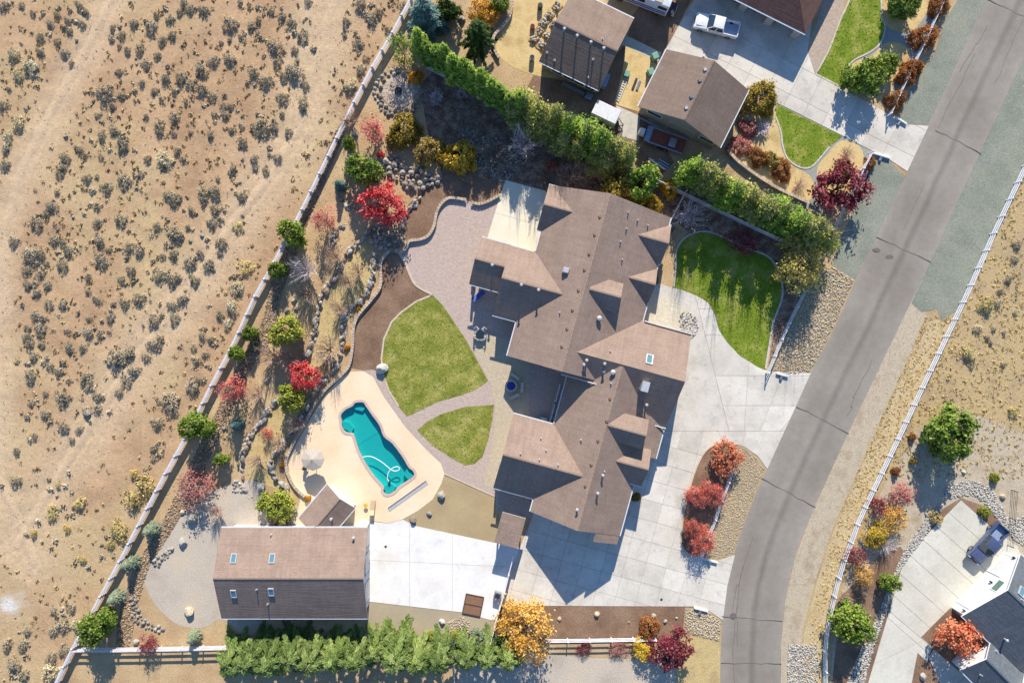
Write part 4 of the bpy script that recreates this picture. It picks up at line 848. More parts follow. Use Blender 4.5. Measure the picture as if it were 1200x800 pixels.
block_wall('low curved block wall bordering the straw yard behind the workshop', [(601, -8), (598, 18), (588, 33), (579, 44), (578, 56), (584, 68)], .5, .4)
block_wall('grey retaining wall edging the garden bed beside the grey garage', [(852, 178), (868, 194), (905, 219), (945, 238)], .6, .3)
# circular paver seat area
cp_ = empty('fire_circle', W(467, 107), label='round stone fire circle paved in rings near the upper fence', cat='fire circle')
for k, (r0, z) in enumerate(((1.95, .05), (1.55, .08), (1.1, .1), (.65, .12))):
    nb = max(6, int(2*math.pi*r0/.5))
    for j in range(nb):
        a = 2*math.pi*(j+.5*k)/nb; link('block', CAPS, cp_, loc=(r0*math.cos(a), r0*math.sin(a), -.02+.01*k), rz=a+math.pi/2, sc=(1.25, 1.25, .8))
mb = MB(); mb.cyl((0, 0, -.02), 2.0, .07, 28); mb.build('base', M['paver'], cp_)
mb = MB(); mb.tube([(0, 0, .05), (0, 0, .3), (0, 0, .3), (0, 0, .1)], [.5, .48, .34, .34], 16); mb.build('fire_bowl', M['steel_dark'], cp_)
# boulders: (x, y, metres, where)
BLD = [(447, 432, 1.7, 'stone_pale', 'big pale flat boulder at the head of the pool deck'), (517, 580, 1.15, 'stone_pale', 'pale boulder on the dry lawn beside the cream deck edge'), (503, 602, .75, 'stone_pale', 'small pale boulder on the dry lawn'), (484, 609, 1.0, 'stone', 'grey boulder at the corner of the white court'),
  (305, 570, 1.3, 'stone_pale', 'white-topped boulder on the terrace above the gravel pad'), (241, 591, 1.15, 'stone_pale', 'pale boulder at the upper left corner of the gravel pad'), (224, 608, 1.5, 'stone_pale', 'large pale boulder on the left edge of the gravel pad'), (213, 636, 1.25, 'stone_pale', 'greenish grey boulder lower on the gravel pad edge'), (221, 717, 1.4, 'stone_tan', 'tan boulder at the bottom of the gravel pad'), (313, 446, .8, 'stone', 'lone grey boulder on the upper terrace'),
  (518, 729, .9, 'stone_pale', 'pale boulder beside pink gravel below the court'), (700, 720, .8, 'stone_tan', 'pale pointed boulder in the front mulch strip'), (656, 725, .6, 'stone_tan', 'small tan boulder near the yellow tree in front mulch'), (766, 722, .95, 'stone_tan', 'tan boulder beside the rusty round shrub'), (780, 728, .6, 'stone_pale', 'small white boulder near the burgundy tree'), (737, 729, .35, 'stone_tan', 'very small stone in the middle of the front mulch'), (793, 724, .35, 'stone_pale', 'tiny pale stone at the end of the front mulch'),
  (416, 157, .8, 'stone', 'grey boulder by the fence left of the pale maple'), (457, 166, .9, 'stone', 'dark grey boulder left of the olive round bush'), (583, 20, .9, 'stone_pale', 'pale boulder beside the orange shrub at the top'), (541, 22, 1.0, 'stone_pale', 'pale boulder left of the dark green tree'), (492, 63, 1.0, 'stone', 'grey boulder beside the first hedge tree'), (344, 352, .7, 'stone_tan', 'tan rounded stone below the bare lilac tree'), (336, 364, .85, 'stone', 'dark stone left of the pair below the bare tree'), (347, 362, .7, 'stone', 'dark stone of the pair below the bare tree'),
  (1130, 553, .6, 'stone_pale', 'small white boulder beside the right-hand tree shadow'), (1076, 531, .4, 'stone_tan', 'tiny stone beside the white fence planting'), (1176, 582, .8, 'stone_tan', 'tan boulder above the parked dark pickup'), (1013, 640, .55, 'stone_pale', 'pale stone beside the yellow shrub by the white fence'), (1083, 793, 1.1, 'stone_pale', 'white boulder at the bottom beside the porch walk'), (101, 484, 1.0, 'stone_pale', 'bright white stone lying in the desert scrub'), (85, 254, .4, 'stone_pale', 'small white stone lying among the desert sagebrush'), (236, 276, .5, 'stone_pale', 'small pale stone among sagebrush near the track'),
  (877, 118, .7, 'stone_pale', 'pale boulder beside the grey garage corner'), (553, 228, .4, 'stone', 'small dark stone in the gravel above the patio'), (262, 502, .55, 'stone_pale', 'white stone beside the small blue conifer'), (159, 752, .8, 'stone_pale', 'white upright stone by the lower fence'), (214, 600, .7, 'stone_tan', 'rusty brown stone beside the cobble strip')]
BM_ = {m: rock_set(m, 3, 5, .8) for m in ('stone', 'stone_pale', 'stone_tan')}
for i, (x, y, s, m, lb) in enumerate(BLD):
    p = W(x, y, s*.3); link('boulder', BM_[m][i % 5], loc=(p.x, p.y, -.04*s), rz=rnd.uniform(0, 6.28), sc=(s, s, s*1.05), label=lb, cat='boulder', group='landscape boulders')
# waterfall: a pile of many grey rocks, each one built
def rock_pile(name, label, polyg, n, smin, smax, kind='stone', zj=.0, rows=None):
    xs = [p[0] for p in polyg]; ys = [p[1] for p in polyg]; root = empty(name, W(sum(xs)/len(xs), sum(ys)/len(ys)), label=label, cat='rock pile'); o0 = root.location.copy()
    ms = {'stone': ROCKS_LO, 'pale': PALE_LO, 'tan': TAN_LO}[kind]; k = 0; placed = []
    for _ in range(n*40):
        if k >= n: break
        x, y = rnd.uniform(min(xs), max(xs)), rnd.uniform(min(ys), max(ys))
        if not inside(polyg, x, y): continue
        s = rnd.uniform(smin, smax)
        if any(math.hypot(x-a, y-b) < (s+c)*PPM*.36 for a, b, c in placed): continue
        placed.append((x, y, s)); p = W(x, y)-o0; link('stone', rnd.choice(ms), root, loc=(p.x, p.y, -.03+rnd.uniform(0, zj)), rz=rnd.uniform(0, 6.28), sc=(s, s, s*rnd.uniform(.8, 1.2))); k += 1
    return root
rock_pile('rock_pile', 'dry waterfall of grey boulders between the red maple and olive bushes', [(447, 186), (462, 182), (475, 195), (492, 200), (505, 205), (518, 207), (515, 214), (500, 219), (490, 226), (478, 222), (466, 212), (450, 205), (443, 196)], 110, .55, 1.15, zj=.3)
rock_pile('rock_pile', 'shaded pile of grey rocks below the bright red maple', [(438, 262), (460, 258), (470, 270), (475, 285), (465, 295), (445, 294), (434, 282)], 90, .45, .9, zj=.3)
rock_pile('rock_pile', 'white river stones beside the entry patio', catmull([(799, 366), (808, 366), (816, 374), (817, 388), (810, 396), (801, 390), (796, 376)], 4, True), 130, .22, .45, 'pale', .08)
rock_pile('rock_pile', 'ring of grey boulders around the fire circle', [(467+29*math.cos(t*.35), 109+29*math.sin(t*.35)) for t in range(18)]+[(467+21*math.cos(-t*.35), 109+21*math.sin(-t*.35)) for t in range(18)], 62, .5, .85)
rock_pile('rock_pile', 'grey rocks edging the left side of the gravel pad', [(178, 655), (203, 640), (203, 646), (186, 664), (180, 662)], 26, .4, .8)
rock_pile('rock_pile', 'grey rock band curving around the lower gravel pad', [(153, 698), (160, 698), (166, 722), (178, 731), (195, 735), (190, 740), (170, 736), (156, 725)], 60, .4, .75)
rock_pile('rock_pile', 'small heap of pale stones on the gravel pad corner', [(271, 563), (282, 562), (283, 575), (273, 576)], 11, .4, .6, 'pale')
rock_pile('rock_pile', 'grey rocks along the bed below the orange shrubs at the top', [(570, 28), (580, 30), (578, 66), (570, 62)], 26, .35, .7)
def stones(name, label, polyg, n, smin, smax, mat, seed=1):
    """a bed of loose stones: one mesh"""
    r = np.random.RandomState(seed); xs = [p[0] for p in polyg]; ys = [p[1] for p in polyg]; pts = []
    while len(pts) < n:
        X = r.uniform(min(xs), max(xs), n); Y = r.uniform(min(ys), max(ys), n); pts += [(a, b) for a, b in zip(X, Y) if inside(polyg, a, b)]
    pts = np.array(pts[:n]); bm = bmesh.new(); bmesh.ops.create_icosphere(bm, subdivisions=1, radius=.5); base = np.array([v.co[:] for v in bm.verts]); F = np.array([[v.index for v in f.verts] for f in bm.faces]); bm.free()
    nb = len(base); s = r.uniform(smin, smax, n); a = r.uniform(0, 6.28, n); V = np.repeat(base[None], n, 0)*(1+r.uniform(-.22, .22, (n, nb, 1)))
    V = V*np.stack([s, s*r.uniform(.6, 1, n), s*r.uniform(.45, .7, n)], -1)[:, None]
    ca, sa = np.cos(a)[:, None], np.sin(a)[:, None]; X = V[..., 0]*ca-V[..., 1]*sa; Y = V[..., 0]*sa+V[..., 1]*ca
    V = np.stack([X+((pts[:, 0]-600)/PPM)[:, None], Y+((400-pts[:, 1])/PPM)[:, None], V[..., 2]+(s*.15)[:, None]+.01], -1)
    me = np_mesh(name, V.reshape(-1, 3), tris=(F[None]+(np.arange(n)*nb)[:, None, None]).reshape(-1, 3), attr=np.repeat(r.rand(n), len(F)), mats=[M[mat]])
    return link(name, me, label=label, cat='cobbles', kind='stuff')
stones('cobbles', 'tan cobbles covering the roadside bed above the driveway mouth', [(975, 313), (1000, 328), (970, 397), (948, 436), (926, 438), (902, 433), (918, 400), (946, 345), (950, 320)], 3600, .12, .3, 'stone_tan', 1)
stones('cobbles', 'tan pebbles covering the road side of the driveway island', [(866, 523), (872, 525), (886, 536), (895, 550), (875, 600), (859, 648), (840, 655), (825, 650), (860, 548)], 3200, .08, .2, 'stone_tan', 2)
stones('cobbles', 'tan cobbles below the lower driveway mouth', [(804, 713), (830, 716), (844, 728), (842, 750), (825, 746), (802, 740)], 900, .12, .3, 'stone_tan', 3)
stones('cobbles', 'pale river stones beside the white fence at the bottom', [(924, 755), (958, 754), (958, 830), (922, 830)], 1300, .15, .32, 'stone_pale', 4)
stones('cobbles', 'pale river stones winding along the lower right driveway', catmull([(1062, 640), (1078, 618), (1090, 600), (1105, 590), (1095, 612), (1075, 640), (1055, 668), (1045, 700), (1030, 740), (1015, 790), (1005, 830), (985, 830), (1000, 780), (1022, 735), (1040, 690)], 3, True), 2600, .14, .32, 'stone_pale', 5)
stones('cobbles', 'pale river stones arching above the dark pickup', catmull([(1108, 572), (1135, 562), (1158, 570), (1172, 590), (1185, 610), (1200, 605), (1205, 640), (1180, 625), (1160, 596), (1138, 580), (1112, 584)], 3, True), 1300, .15, .34, 'stone_pale', 6)
stones('cobbles', 'brown cobbles inside the left fence line', [(395, 150), (405, 150), (380, 215), (365, 250), (330, 345), (318, 398), (290, 440), (262, 500), (235, 560), (212, 605), (190, 640), (172, 670), (160, 715), (152, 757), (136, 757), (142, 710), (160, 660), (190, 612), (222, 545), (252, 485), (280, 425), (308, 375), (318, 330), (352, 245), (378, 190)], 4200, .1, .3, 'clod', 7)
stones('cobbles', 'pinkish loose gravel below the white court', [(525, 728), (540, 722), (552, 728), (548, 742), (530, 742)], 180, .12, .25, 'wallblock', 8)
stones('cobbles', 'grey stones in the shade under the hedge behind the house', [(540, 150), (580, 160), (620, 190), (590, 215), (560, 200), (545, 180)], 420, .15, .5, 'stone', 9)

stones('road_gravel', 'loose gravel scattered along the far road shoulder', [(1090, 307), (1046, 398), (994, 507), (952, 599), (931, 655), (920, 705), (915, 755), (915, 830), (938, 830), (940, 740), (955, 680), (975, 620), (1012, 535), (1060, 430), (1092, 372)], 1300, .04, .11, 'stone_tan', 10)
# ------------------------------------------------------------------ fences
def ground_line(line, z): k = 1-z/CAM_H; return [(600+(x-600)*k, 400+(y-400)*k) for x, y in line]
def rail_fence(label, line, zs=.7, step=2.44, h=1.3, rails=(.35, .75, 1.15), rw=.05, rh=.15, pw=.13, mat='vinyl', group=None):
    root = empty('rail_fence', label=label, cat='fence')
    if group: root['group'] = group
    pts = [p for p, a in along(ground_line(line, zs), step)]; P_ = None
    for i, p in enumerate(pts):
        a = pts[min(i+1, len(pts)-1)]-pts[max(i-1, 0)]; ang = math.atan2(a.y, a.x)
        mb = MB(); mb.box((0, 0, h/2), (pw, pw, h)).box((0, 0, h+.03), (pw*1.25, pw*1.25, .06), 0, 0, .3)
        if P_ is None:
            o = mb.build('post', M[mat], root); P_ = o.data; o.location = p; o.rotation_euler.z = ang
        else: link('post', P_, root, loc=p, rz=ang)
    rm = None
    for i in range(len(pts)-1):
        d = pts[i+1]-pts[i]
        if rm is None: mb = MB(); mb.box((.5, 0, 0), (1, rw, rh)); o = mb.build('rail', M[mat]); rm = o.data; bpy.data.objects.remove(o)
        for z in rails: link('rail', rm, root, loc=pts[i]+Vector((0, 0, z)), rz=math.atan2(d.y, d.x), sc=(d.length*.985, 1, 1))
    return root
rail_fence('long grey rail fence between the desert and the stone terraces', FENCE_W, .7, 2.5, 1.35, (.42, .84, 1.26), .24, .1, .2, 'fence_grey')
rail_fence('grey rail fence along the bottom of the gravel pad yard', [(85, 762), (140, 762), (200, 761), (285, 759)], 1.0, 2.5, 1.3, (.35, .75, 1.2), .16, .15, .16, 'fence_grey')
rail_fence('white three-rail vinyl fence along the far side of the road', [(1230, 133), (1197, 205), (1165, 272), (1135, 340), (1107, 399), (1082, 451), (1052, 515), (1022, 577), (1007, 608), (995, 641), (986, 664), (976, 705), (970, 732), (967, 756), (967, 830)], .7, 2.44, 1.3, (.35, .75, 1.15), .07, .16, .15)
rail_fence('white rail fence running through the driveway island bed', [(861, 543), (845, 590), (822, 652)], .7, 2.2)
rail_fence('white rail fence beside the cobble bed above the main driveway mouth', [(944, 341), (930, 368), (916, 398), (900, 437)], .8, 2.2)
rail_fence('white rail fence below the burgundy tree at the hedge end', [(990, 243), (967, 291)], .8, 2.4)
rail_fence('white rail fence beside the rusty shrubs at the top of the road', [(1118, -25), (1106, 0), (1080, 57), (1060, 98), (1043, 134)], .8, 2.3)
rail_fence('short white rail fence below the upper driveway mouth', [(1022, 178), (1009, 203), (992, 240)], .8, 2.3)
rail_fence('white rail fence along the bottom of the front mulch strip', [(640, 752), (690, 751.5), (769, 750)], 1.1, 2.4, 1.3)
rail_fence('white rail fence beside three golden shrubs below the court', [(467, 753), (520, 753), (572, 753)], .9, 2.4)
rail_fence('white rail fence running from the court fence to the bottom edge', [(530, 753), (531.5, 775), (534, 830)], .9, 2.4)
rail_fence('white rail fence between the white court and the driveway', [(601, 652), (592, 690), (583, 720), (575, 752)], .9, 1.9, 1.6, (.3, .6, .9, 1.2, 1.5), .08, .2)
rail_fence('white rail fence from the house corner to the hedge wall', [(804, 224), (794, 243), (784, 262)], .9, 1.6, 1.5, (.4, .8, 1.3))
rail_fence('grey plank fence under the hedge trees behind the house', [(500, 78), (550, 104), (605, 135), (660, 160), (720, 190), (770, 212), (820, 236), (880, 265), (950, 297)], .9, 2.4, 1.5, (.25, .55, .85, 1.15, 1.4), .08, .2, .14, 'fence_grey')
for a, b, lb in (((1048, 138), (1061, 146), 'white culvert headwall above the upper driveway mouth'), ((909, 437), (923, 441), 'white culvert headwall above the main driveway mouth'), ((824, 654), (840, 658), 'white culvert headwall below the island bed'), ((1022, 180), (1042, 186), 'white culvert headwall below the upper driveway'), ((813, 711), (829, 715), 'white culvert headwall below the lower driveway mouth')):
    cw = empty('culvert_headwall', label=lb, cat='culvert', group='driveway culverts'); A = W(*a); B = W(*b); d = (B-A).normalized()
    mb = MB(); mb.bar(A+Vector((0, 0, .15)), B+Vector((0, 0, .15)), .22, .4); mb.build('wall', M['white_trim'], cw, bevel=.03); c = (A+B)/2; nn = Vector((d.y, -d.x, 0)); nn = nn if nn.y < 0 else -nn
    mb = MB(); mb.tube([c+nn*.1+Vector((0, 0, .12)), c+nn*.7+Vector((0, 0, .12))], .2, 12); mb.build('pipe', M['galv'], cw)

# ------------------------------------------------------------------ vegetation
F = lambda *c: tuple(x for x in S(*c))
for nm, cols in dict(
    hedge=[(58, 78, 24), (94, 124, 38), (134, 156, 60), (182, 184, 100)], hedge2=[(84, 88, 40), (122, 130, 60), (160, 160, 84), (204, 192, 140)], conifer=[(60, 78, 40), (98, 120, 58), (142, 160, 88), (178, 190, 122)],
    pine=[(34, 54, 20), (60, 84, 32), (92, 112, 46)], spruce=[(62, 88, 84), (100, 128, 120), (140, 164, 152)], leafgreen=[(56, 74, 24), (90, 112, 38), (124, 140, 56), (156, 166, 86)],
    yellowgreen=[(96, 108, 34), (140, 148, 54), (176, 176, 76), (198, 190, 104)], golden=[(166, 128, 34), (206, 168, 48), (228, 196, 72), (240, 214, 110)], olivegold=[(92, 80, 26), (128, 112, 40), (162, 140, 56), (184, 160, 80)],
    olivetan=[(104, 92, 46), (146, 128, 64), (178, 154, 92), (206, 182, 130)], orange=[(186, 124, 28), (220, 160, 46), (238, 188, 84)], brightred=[(186, 42, 46), (222, 68, 68), (240, 108, 104), (248, 156, 146)],
    palered=[(176, 74, 68), (216, 112, 100), (236, 152, 138), (226, 186, 170)], salmon=[(166, 66, 58), (204, 96, 86), (226, 132, 116), (220, 168, 150)], burgundy=[(84, 26, 36), (122, 42, 54), (158, 70, 82), (184, 110, 116)],
    rust=[(112, 66, 32), (150, 92, 48), (178, 120, 72), (140, 116, 56)], willow=[(150, 136, 60), (188, 170, 84), (214, 196, 114), (226, 208, 140)], goldorange=[(176, 126, 44), (210, 158, 62), (228, 184, 96), (216, 190, 140)], salmonorange=[(190, 92, 62), (216, 122, 88), (230, 152, 116), (208, 154, 104)],
    sage=[(122, 110, 92), (154, 142, 120), (182, 170, 146), (206, 196, 172)], palesage=[(150, 138, 108), (188, 176, 142), (214, 204, 172), (228, 220, 196)], rabbit=[(160, 144, 92), (196, 180, 122), (218, 204, 150), (228, 218, 180)], straw=[(176, 152, 98), (204, 182, 122), (222, 204, 150)],
    lawnblade=[(90, 100, 32), (126, 130, 50), (160, 156, 78), (186, 174, 104)], lushblade=[(80, 104, 24), (112, 134, 36), (146, 158, 62)], tuft=[(116, 96, 70), (156, 132, 96), (196, 170, 124), (214, 190, 140)], mauve=[(120, 104, 98), (152, 134, 126), (180, 162, 150)], greysilver=[(110, 122, 96), (146, 156, 126), (180, 186, 158)], redgrass=[(150, 84, 80), (186, 122, 112), (206, 158, 146)]).items():
    leafy('leaf_'+nm, [F(*c) for c in cols], .22 if nm not in ('sage', 'palesage', 'tuft', 'mauve') else .08, .7, 1.75 if nm in ('lawnblade', 'lushblade') else 1.55 if nm in ('hedge', 'hedge2', 'leafgreen') else 1.12 if nm in ('conifer', 'salmon', 'salmonorange', 'brightred', 'burgundy', 'golden', 'orange') else 1.3)
surf('wood_grey', [S(132, 118, 106), S(160, 146, 132)], 3, 12, .2, pos='object'); surf('wood_dark', [S(84, 68, 56), S(108, 90, 74)], 3, 12, .2, pos='object'); surf('wood_lilac', [S(214, 200, 200), S(236, 224, 222)], 3, 12, .15, pos='object'); surf('wood_pink', [S(186, 154, 138), S(214, 186, 168)], 3, 12, .15, pos='object'); surf('wood_red', [S(150, 76, 72), S(182, 108, 100)], 3, 12, .15, pos='object')

def leaf_quads(pos, nrm, size, rng, long=1.6):
    n = len(pos); t = rng.normal(size=(n, 3)); nrm = nrm/np.linalg.norm(nrm, axis=1, keepdims=True).clip(1e-6)
    t -= nrm*(t*nrm).sum(1, keepdims=True); t /= np.linalg.norm(t, axis=1, keepdims=True).clip(1e-6); b = np.cross(nrm, t)
    s = (size*rng.uniform(.6, 1.35, n))[:, None]; L = s*long*.5; Wd = s*.5
    v = np.stack([pos-t*L, pos+b*Wd, pos+t*L, pos-b*Wd], 1); v[:, 1] += nrm*s*.12; v[:, 3] += nrm*s*.12
    return v.reshape(-1, 3)
def crown(seed, n, K, size, prof, asp=2.0, lift=.35, spread=.13, fill=.55, long=1.5):
    """unit crown (radius 1, height 1): leaf clumps spread through a profile r(z)"""
    r = np.random.RandomState(seed); z = []; 
    while len(z) < K:
        c = r.rand(); 
        if r.rand() < prof(c)**1.3+.08: z.append(c)
    z = np.array(z); a = np.arange(K)*2.39996+r.uniform(-.5, .5, K); ph = r.uniform(0, 6.28, 3); rad = np.array([prof(c) for c in z])*np.maximum(r.uniform(fill, 1, K), r.uniform(.3, 1, K))*(1+.2*np.sin(2*a+ph[0])+.16*np.sin(3*a+ph[1]+2*z)+.1*np.sin(7*a+ph[2]+5*z))
    C = np.stack([np.cos(a)*rad, np.sin(a)*rad, z*asp], 1); w_ = r.uniform(.5, 1.4, K); k = r.choice(K, n, p=w_/w_.sum())
    sp = spread*r.uniform(.7, 1.4, K); P_ = C[k]+r.normal(size=(n, 3))*sp[k][:, None]*np.array([1, 1, .9]); P_[:, 2] = P_[:, 2].clip(.01, 1.12*asp)
    out = P_*np.array([1, 1, 0])+np.array([0, 0, .2]); N = out*.7+r.normal(size=(n, 3))*.55+np.array([0, 0, lift])
    v = leaf_quads(P_, N, size, r, long); v[:, 2] /= asp; tone = (.5*r.rand(K)[k]+.5*r.rand(n)).clip(0, 1)
    return v, tone
def conifer(seed, nb, n, size, droop=.25, tip=.12, asp=2.8):
    r = np.random.RandomState(seed); P_ = []; N = []; T = []
    t = np.sort(r.rand(nb)**1.15)*.96; az = np.arange(nb)*2.39996+r.uniform(-.4, .4, nb); Ln = (1-t)**.8*r.uniform(.75, 1.1, nb)+tip; tb = r.rand(nb)
    k = r.choice(nb, n, p=Ln/Ln.sum()); s = r.uniform(.12, 1, n)**.7; side = r.normal(size=n)*(.07 if nb < 70 else .15)*(1.15-s*.7)
    x = np.cos(az[k])*Ln[k]*s-np.sin(az[k])*side; y = np.sin(az[k])*Ln[k]*s+np.cos(az[k])*side; z = (t[k]+.05-droop*.35*(s**2)*Ln[k]+r.normal(size=n)*.012).clip(.01, 1.05)
    P_ = np.stack([x, y, z*asp], 1); N = np.stack([np.cos(az[k])*.35, np.sin(az[k])*.35, np.full(n, .8)], 1)+r.normal(size=(n, 3))*.35
    D = np.stack([np.cos(az[k]+side*3), np.sin(az[k]+side*3), -droop*s], 1); nn = N/np.linalg.norm(N, axis=1, keepdims=True); D -= nn*(D*nn).sum(1, keepdims=True); D /= np.linalg.norm(D, axis=1, keepdims=True); B = np.cross(nn, D)
    sz = (size*r.uniform(.6, 1.3, n))[:, None]; v = np.stack([P_-D*sz*.9, P_+B*sz*.38, P_+D*sz*(1.6 if nb < 70 else 1.1), P_-B*sz*.38], 1).reshape(-1, 3); v[:, 2] /= asp
    return v, (.45*tb[k]+.35*r.rand(n)+.2*s).clip(0, 1)
def branches(seed, nlimb, depth, up=.6, thick=.03, h0=.25, sub=4, spread=1.0, n=3):
    mb = MB(); r = random.Random(seed); mb.tube([(0, 0, 0), (.01, .01, h0*.6), (0, .02, h0)], [thick*1.6, thick*1.3, thick*1.1], 6)
    def grow(p, d, L, rad, lv):
        pts = [p]; q = p
        for i in range(3):
            d = (d+Vector((r.uniform(-.2, .2), r.uniform(-.2, .2), r.uniform(-.1, .18)))).normalized(); q = q+d*L/3; pts.append(q)
        mb.tube(pts, [rad, rad*.8, rad*.6, rad*.35], n, cap=False)
        if lv > 0:
            for i in range(sub):
                b = pts[1+i % 3]; dd = (d+Vector((r.uniform(-.9, .9), r.uniform(-.9, .9), r.uniform(-.2, .6)))).normalized(); grow(b, dd, L*r.uniform(.45, .65), rad*.5, lv-1)
    for i in range(nlimb):
        a = 2.39996*i+r.uniform(-.3, .3); e = r.uniform(.35, 1.0); d = Vector((math.cos(a)*spread*e, math.sin(a)*spread*e, up*(1.3-.5*e))).normalized()
        grow(Vector((0, 0, h0*r.uniform(.5, 1))), d, r.uniform(.55, .85)*(.75 if depth < 2 else 1.0), thick*.75, depth)
    return mb
ell = lambda c: math.sqrt(max(0, 1-((c-.55)/.5)**2)); domef = lambda c: math.sqrt(max(0, 1-(c*.96)**2)); colf = lambda c: max(.05, math.sin(math.pi*min(1, .1+.86*c**.8))**.6)
popf = lambda c: max(.06, min(1, .2+2.4*c)*(1-c)**.6*1.35 if c > .12 else .3); tallf = lambda c: max(.07, min(1, .2+2.0*c)*(1-max(0, c-.3)**1.2*1.5))
VEG = {}
def veg(kind, var):
    """(leaf verts, tones, wood mesh builder) of a unit plant"""
    key = (kind, var)
    if key not in VEG:
        s = hash(kind) % 1 + sum(map(ord, kind))*7+var*101; wood = None
        if kind == 'round': L = crown(s, 4600, 80, .11, ell, 2.0, spread=.115, fill=.4); wood = branches(s, 6, 1, .9, .05, .4)
        elif kind == 'airy': L = crown(s, 2900, 70, .09, ell, 2.0, spread=.12, fill=.2); wood = branches(s, 9, 1, .9, .035, .3)
        elif kind == 'wispy': L = crown(s, 1300, 56, .085, ell, 2.6, spread=.14, fill=.35); wood = branches(s, 12, 2, .8, .028, .25)
        elif kind == 'dome': L = crown(s, 5200, 130, .08, domef, 1.2, spread=.085, fill=.75)
        elif kind == 'column': L = crown(s, 4200, 90, .2, popf, 6.5, spread=.19, fill=.35, lift=.8, long=2.0); wood = branches(s, 5, 1, 2.5, .04, .3, spread=.4)
        elif kind == 'spire': L = conifer(s, 100, 7000, .14, -.9, .1, 6.0)
        elif kind == 'tall': L = crown(s, 5600, 80, .09, tallf, 3.8, spread=.15, fill=.25, lift=.6, long=1.9); wood = branches(s, 12, 2, 1.6, .03, .3, 3, spread=.6)
        elif kind == 'lacy': L = crown(s, 4200, 90, .06, ell, 1.6, spread=.12, fill=.2); wood = branches(s, 16, 2, .8, .022, .2, 4)
        elif kind == 'conifer': L = conifer(s, 44, 8200, .062, .55, .18); wood = None
        elif kind == 'spruce': L = conifer(s, 130, 6000, .115, .12)
        elif kind == 'sage': L = crown(s, 1000, 46, .11, domef, .9, spread=.11, fill=.4); 
        elif kind == 'bare': L = None; wood = branches(s, 20, 2, .7, .032, .15, 5, 1.3)
        elif kind == 'spiky': L = None; wood = branches(s, 64, 1, .8, .04, .1, 2, 1.25, 4)
        VEG[key] = (L, wood)
    return VEG[key]
VM = {}
def veg_mesh(kind, var, leaf, woodm):
    key = (kind, var, leaf, woodm)
    if key in VM: return VM[key]
    L, wd = veg(kind, var); lm = wm = None
    if L is not None:
        v, t = L; lm = np_mesh('crown', v, quads=np.arange(len(v)).reshape(-1, 4), attr=t, mats=[M['leaf_'+leaf]])
    if wd is not None: wm = mesh('trunk', wd.v, wd.f, [M[woodm]])
    elif kind in ('conifer', 'spruce', 'spire'):
        mb = MB(); mb.tube([(0, 0, 0), (0, 0, .5), (0, 0, .97)], [.07, .045, .01], 6); wm = mesh('trunk', mb.v, mb.f, [M[woodm]])
    VM[key] = (lm, wm); return VM[key]
vr = random.Random(77)
def plant(name, kind, x, y, rpx, h, leaf, label, cat='tree', group=None, wood='wood_grey', zc=.55, var=None, base=False):
    """x, y: crown centre in the photograph (or foot, if base)"""
    r = rpx/PPM; p = W(x, y, 0 if base else h*zc); var = vr.randrange(3) if var is None else var
    lm, wm = veg_mesh(kind, var, leaf, wood); sc = (r*vr.uniform(.95, 1.06), r*vr.uniform(.95, 1.06), h); rz = vr.uniform(0, 6.28)
    if lm and wm:
        o = empty(name, (p.x, p.y, -.02), rz, label=label, cat=cat); o.scale = sc; link('trunk', wm, o); link('crown', lm, o)
    else: o = link(name, lm or wm, loc=(p.x, p.y, -.02), rz=rz, sc=sc, label=label, cat=cat)
    if group: o['group'] = group
    return o
T = plant
ORD = 'first second third fourth fifth sixth seventh eighth ninth tenth eleventh twelfth'.split()
# hedges ------------------------------------------------------------
for i in range(12):
    t = i/11; T('hedge_tree', 'spire', 496+112*t+vr.uniform(-2, 2), 68+68*t+vr.uniform(-4, 4), 12*vr.uniform(.8, 1.15), 7.5*vr.uniform(.78, 1.08), 'hedge', ORD[i]+' slender bright green hedge tree counted from the spruce end of the upper row', group='slender upper hedge trees', base=True)
for i, (x, y) in enumerate(((616, 136), (632, 143), (648, 149), (664, 157), (681, 166), (697, 175), (712, 184), (727, 193))):
    T('hedge_tree', 'tall', x+vr.uniform(-3, 3), y+vr.uniform(-4, 4), 17*vr.uniform(.8, 1.2), 6.8*vr.uniform(.8, 1.15), 'hedge2' if vr.random() < .7 else 'hedge', ORD[i]+' broad yellow-green hedge tree from the left in the row behind the covered trailer', group='hedge trees behind the house', base=True)
for i, (x, y) in enumerate(((598, 137), (622, 156), (640, 164), (658, 171), (676, 180), (694, 189), (709, 198))):
    T('hedge_tree', 'tall', x+vr.uniform(-3, 3), y+vr.uniform(-4, 4), 14*vr.uniform(.8, 1.2), 4.6*vr.uniform(.8, 1.2), 'hedge2', ORD[i]+' shorter pale green tree from the left on the house side of the hedge', group='shorter hedge trees behind the house', base=True)
for i, (x, y) in enumerate(((803, 205), (817, 213), (832, 222), (847, 231), (865, 239), (882, 248), (900, 256), (917, 266), (934, 276), (950, 283))):
    T('hedge_tree', 'tall', x+vr.uniform(-3, 3), y+vr.uniform(-4, 4), 17.5*vr.uniform(.85, 1.2), 6.9*vr.uniform(.85, 1.15), 'hedge' if vr.random() < .6 else 'hedge2', ORD[i]+' leafy hedge tree from the left in the row above the front lawn', group='hedge trees above the front lawn', base=True)
for i, x in enumerate((284, 306, 329, 352, 376, 400, 424, 446, 470, 495, 518)):
    T('conifer', 'conifer', x, 757+vr.uniform(-4, 4) if x != 446 else 748, 24*vr.uniform(.9, 1.15), 6.2*vr.uniform(.9, 1.12), 'conifer', ORD[i]+' drooping conifer from the left in the hedge below the detached garage', group='conifers of the bottom hedge', base=True)
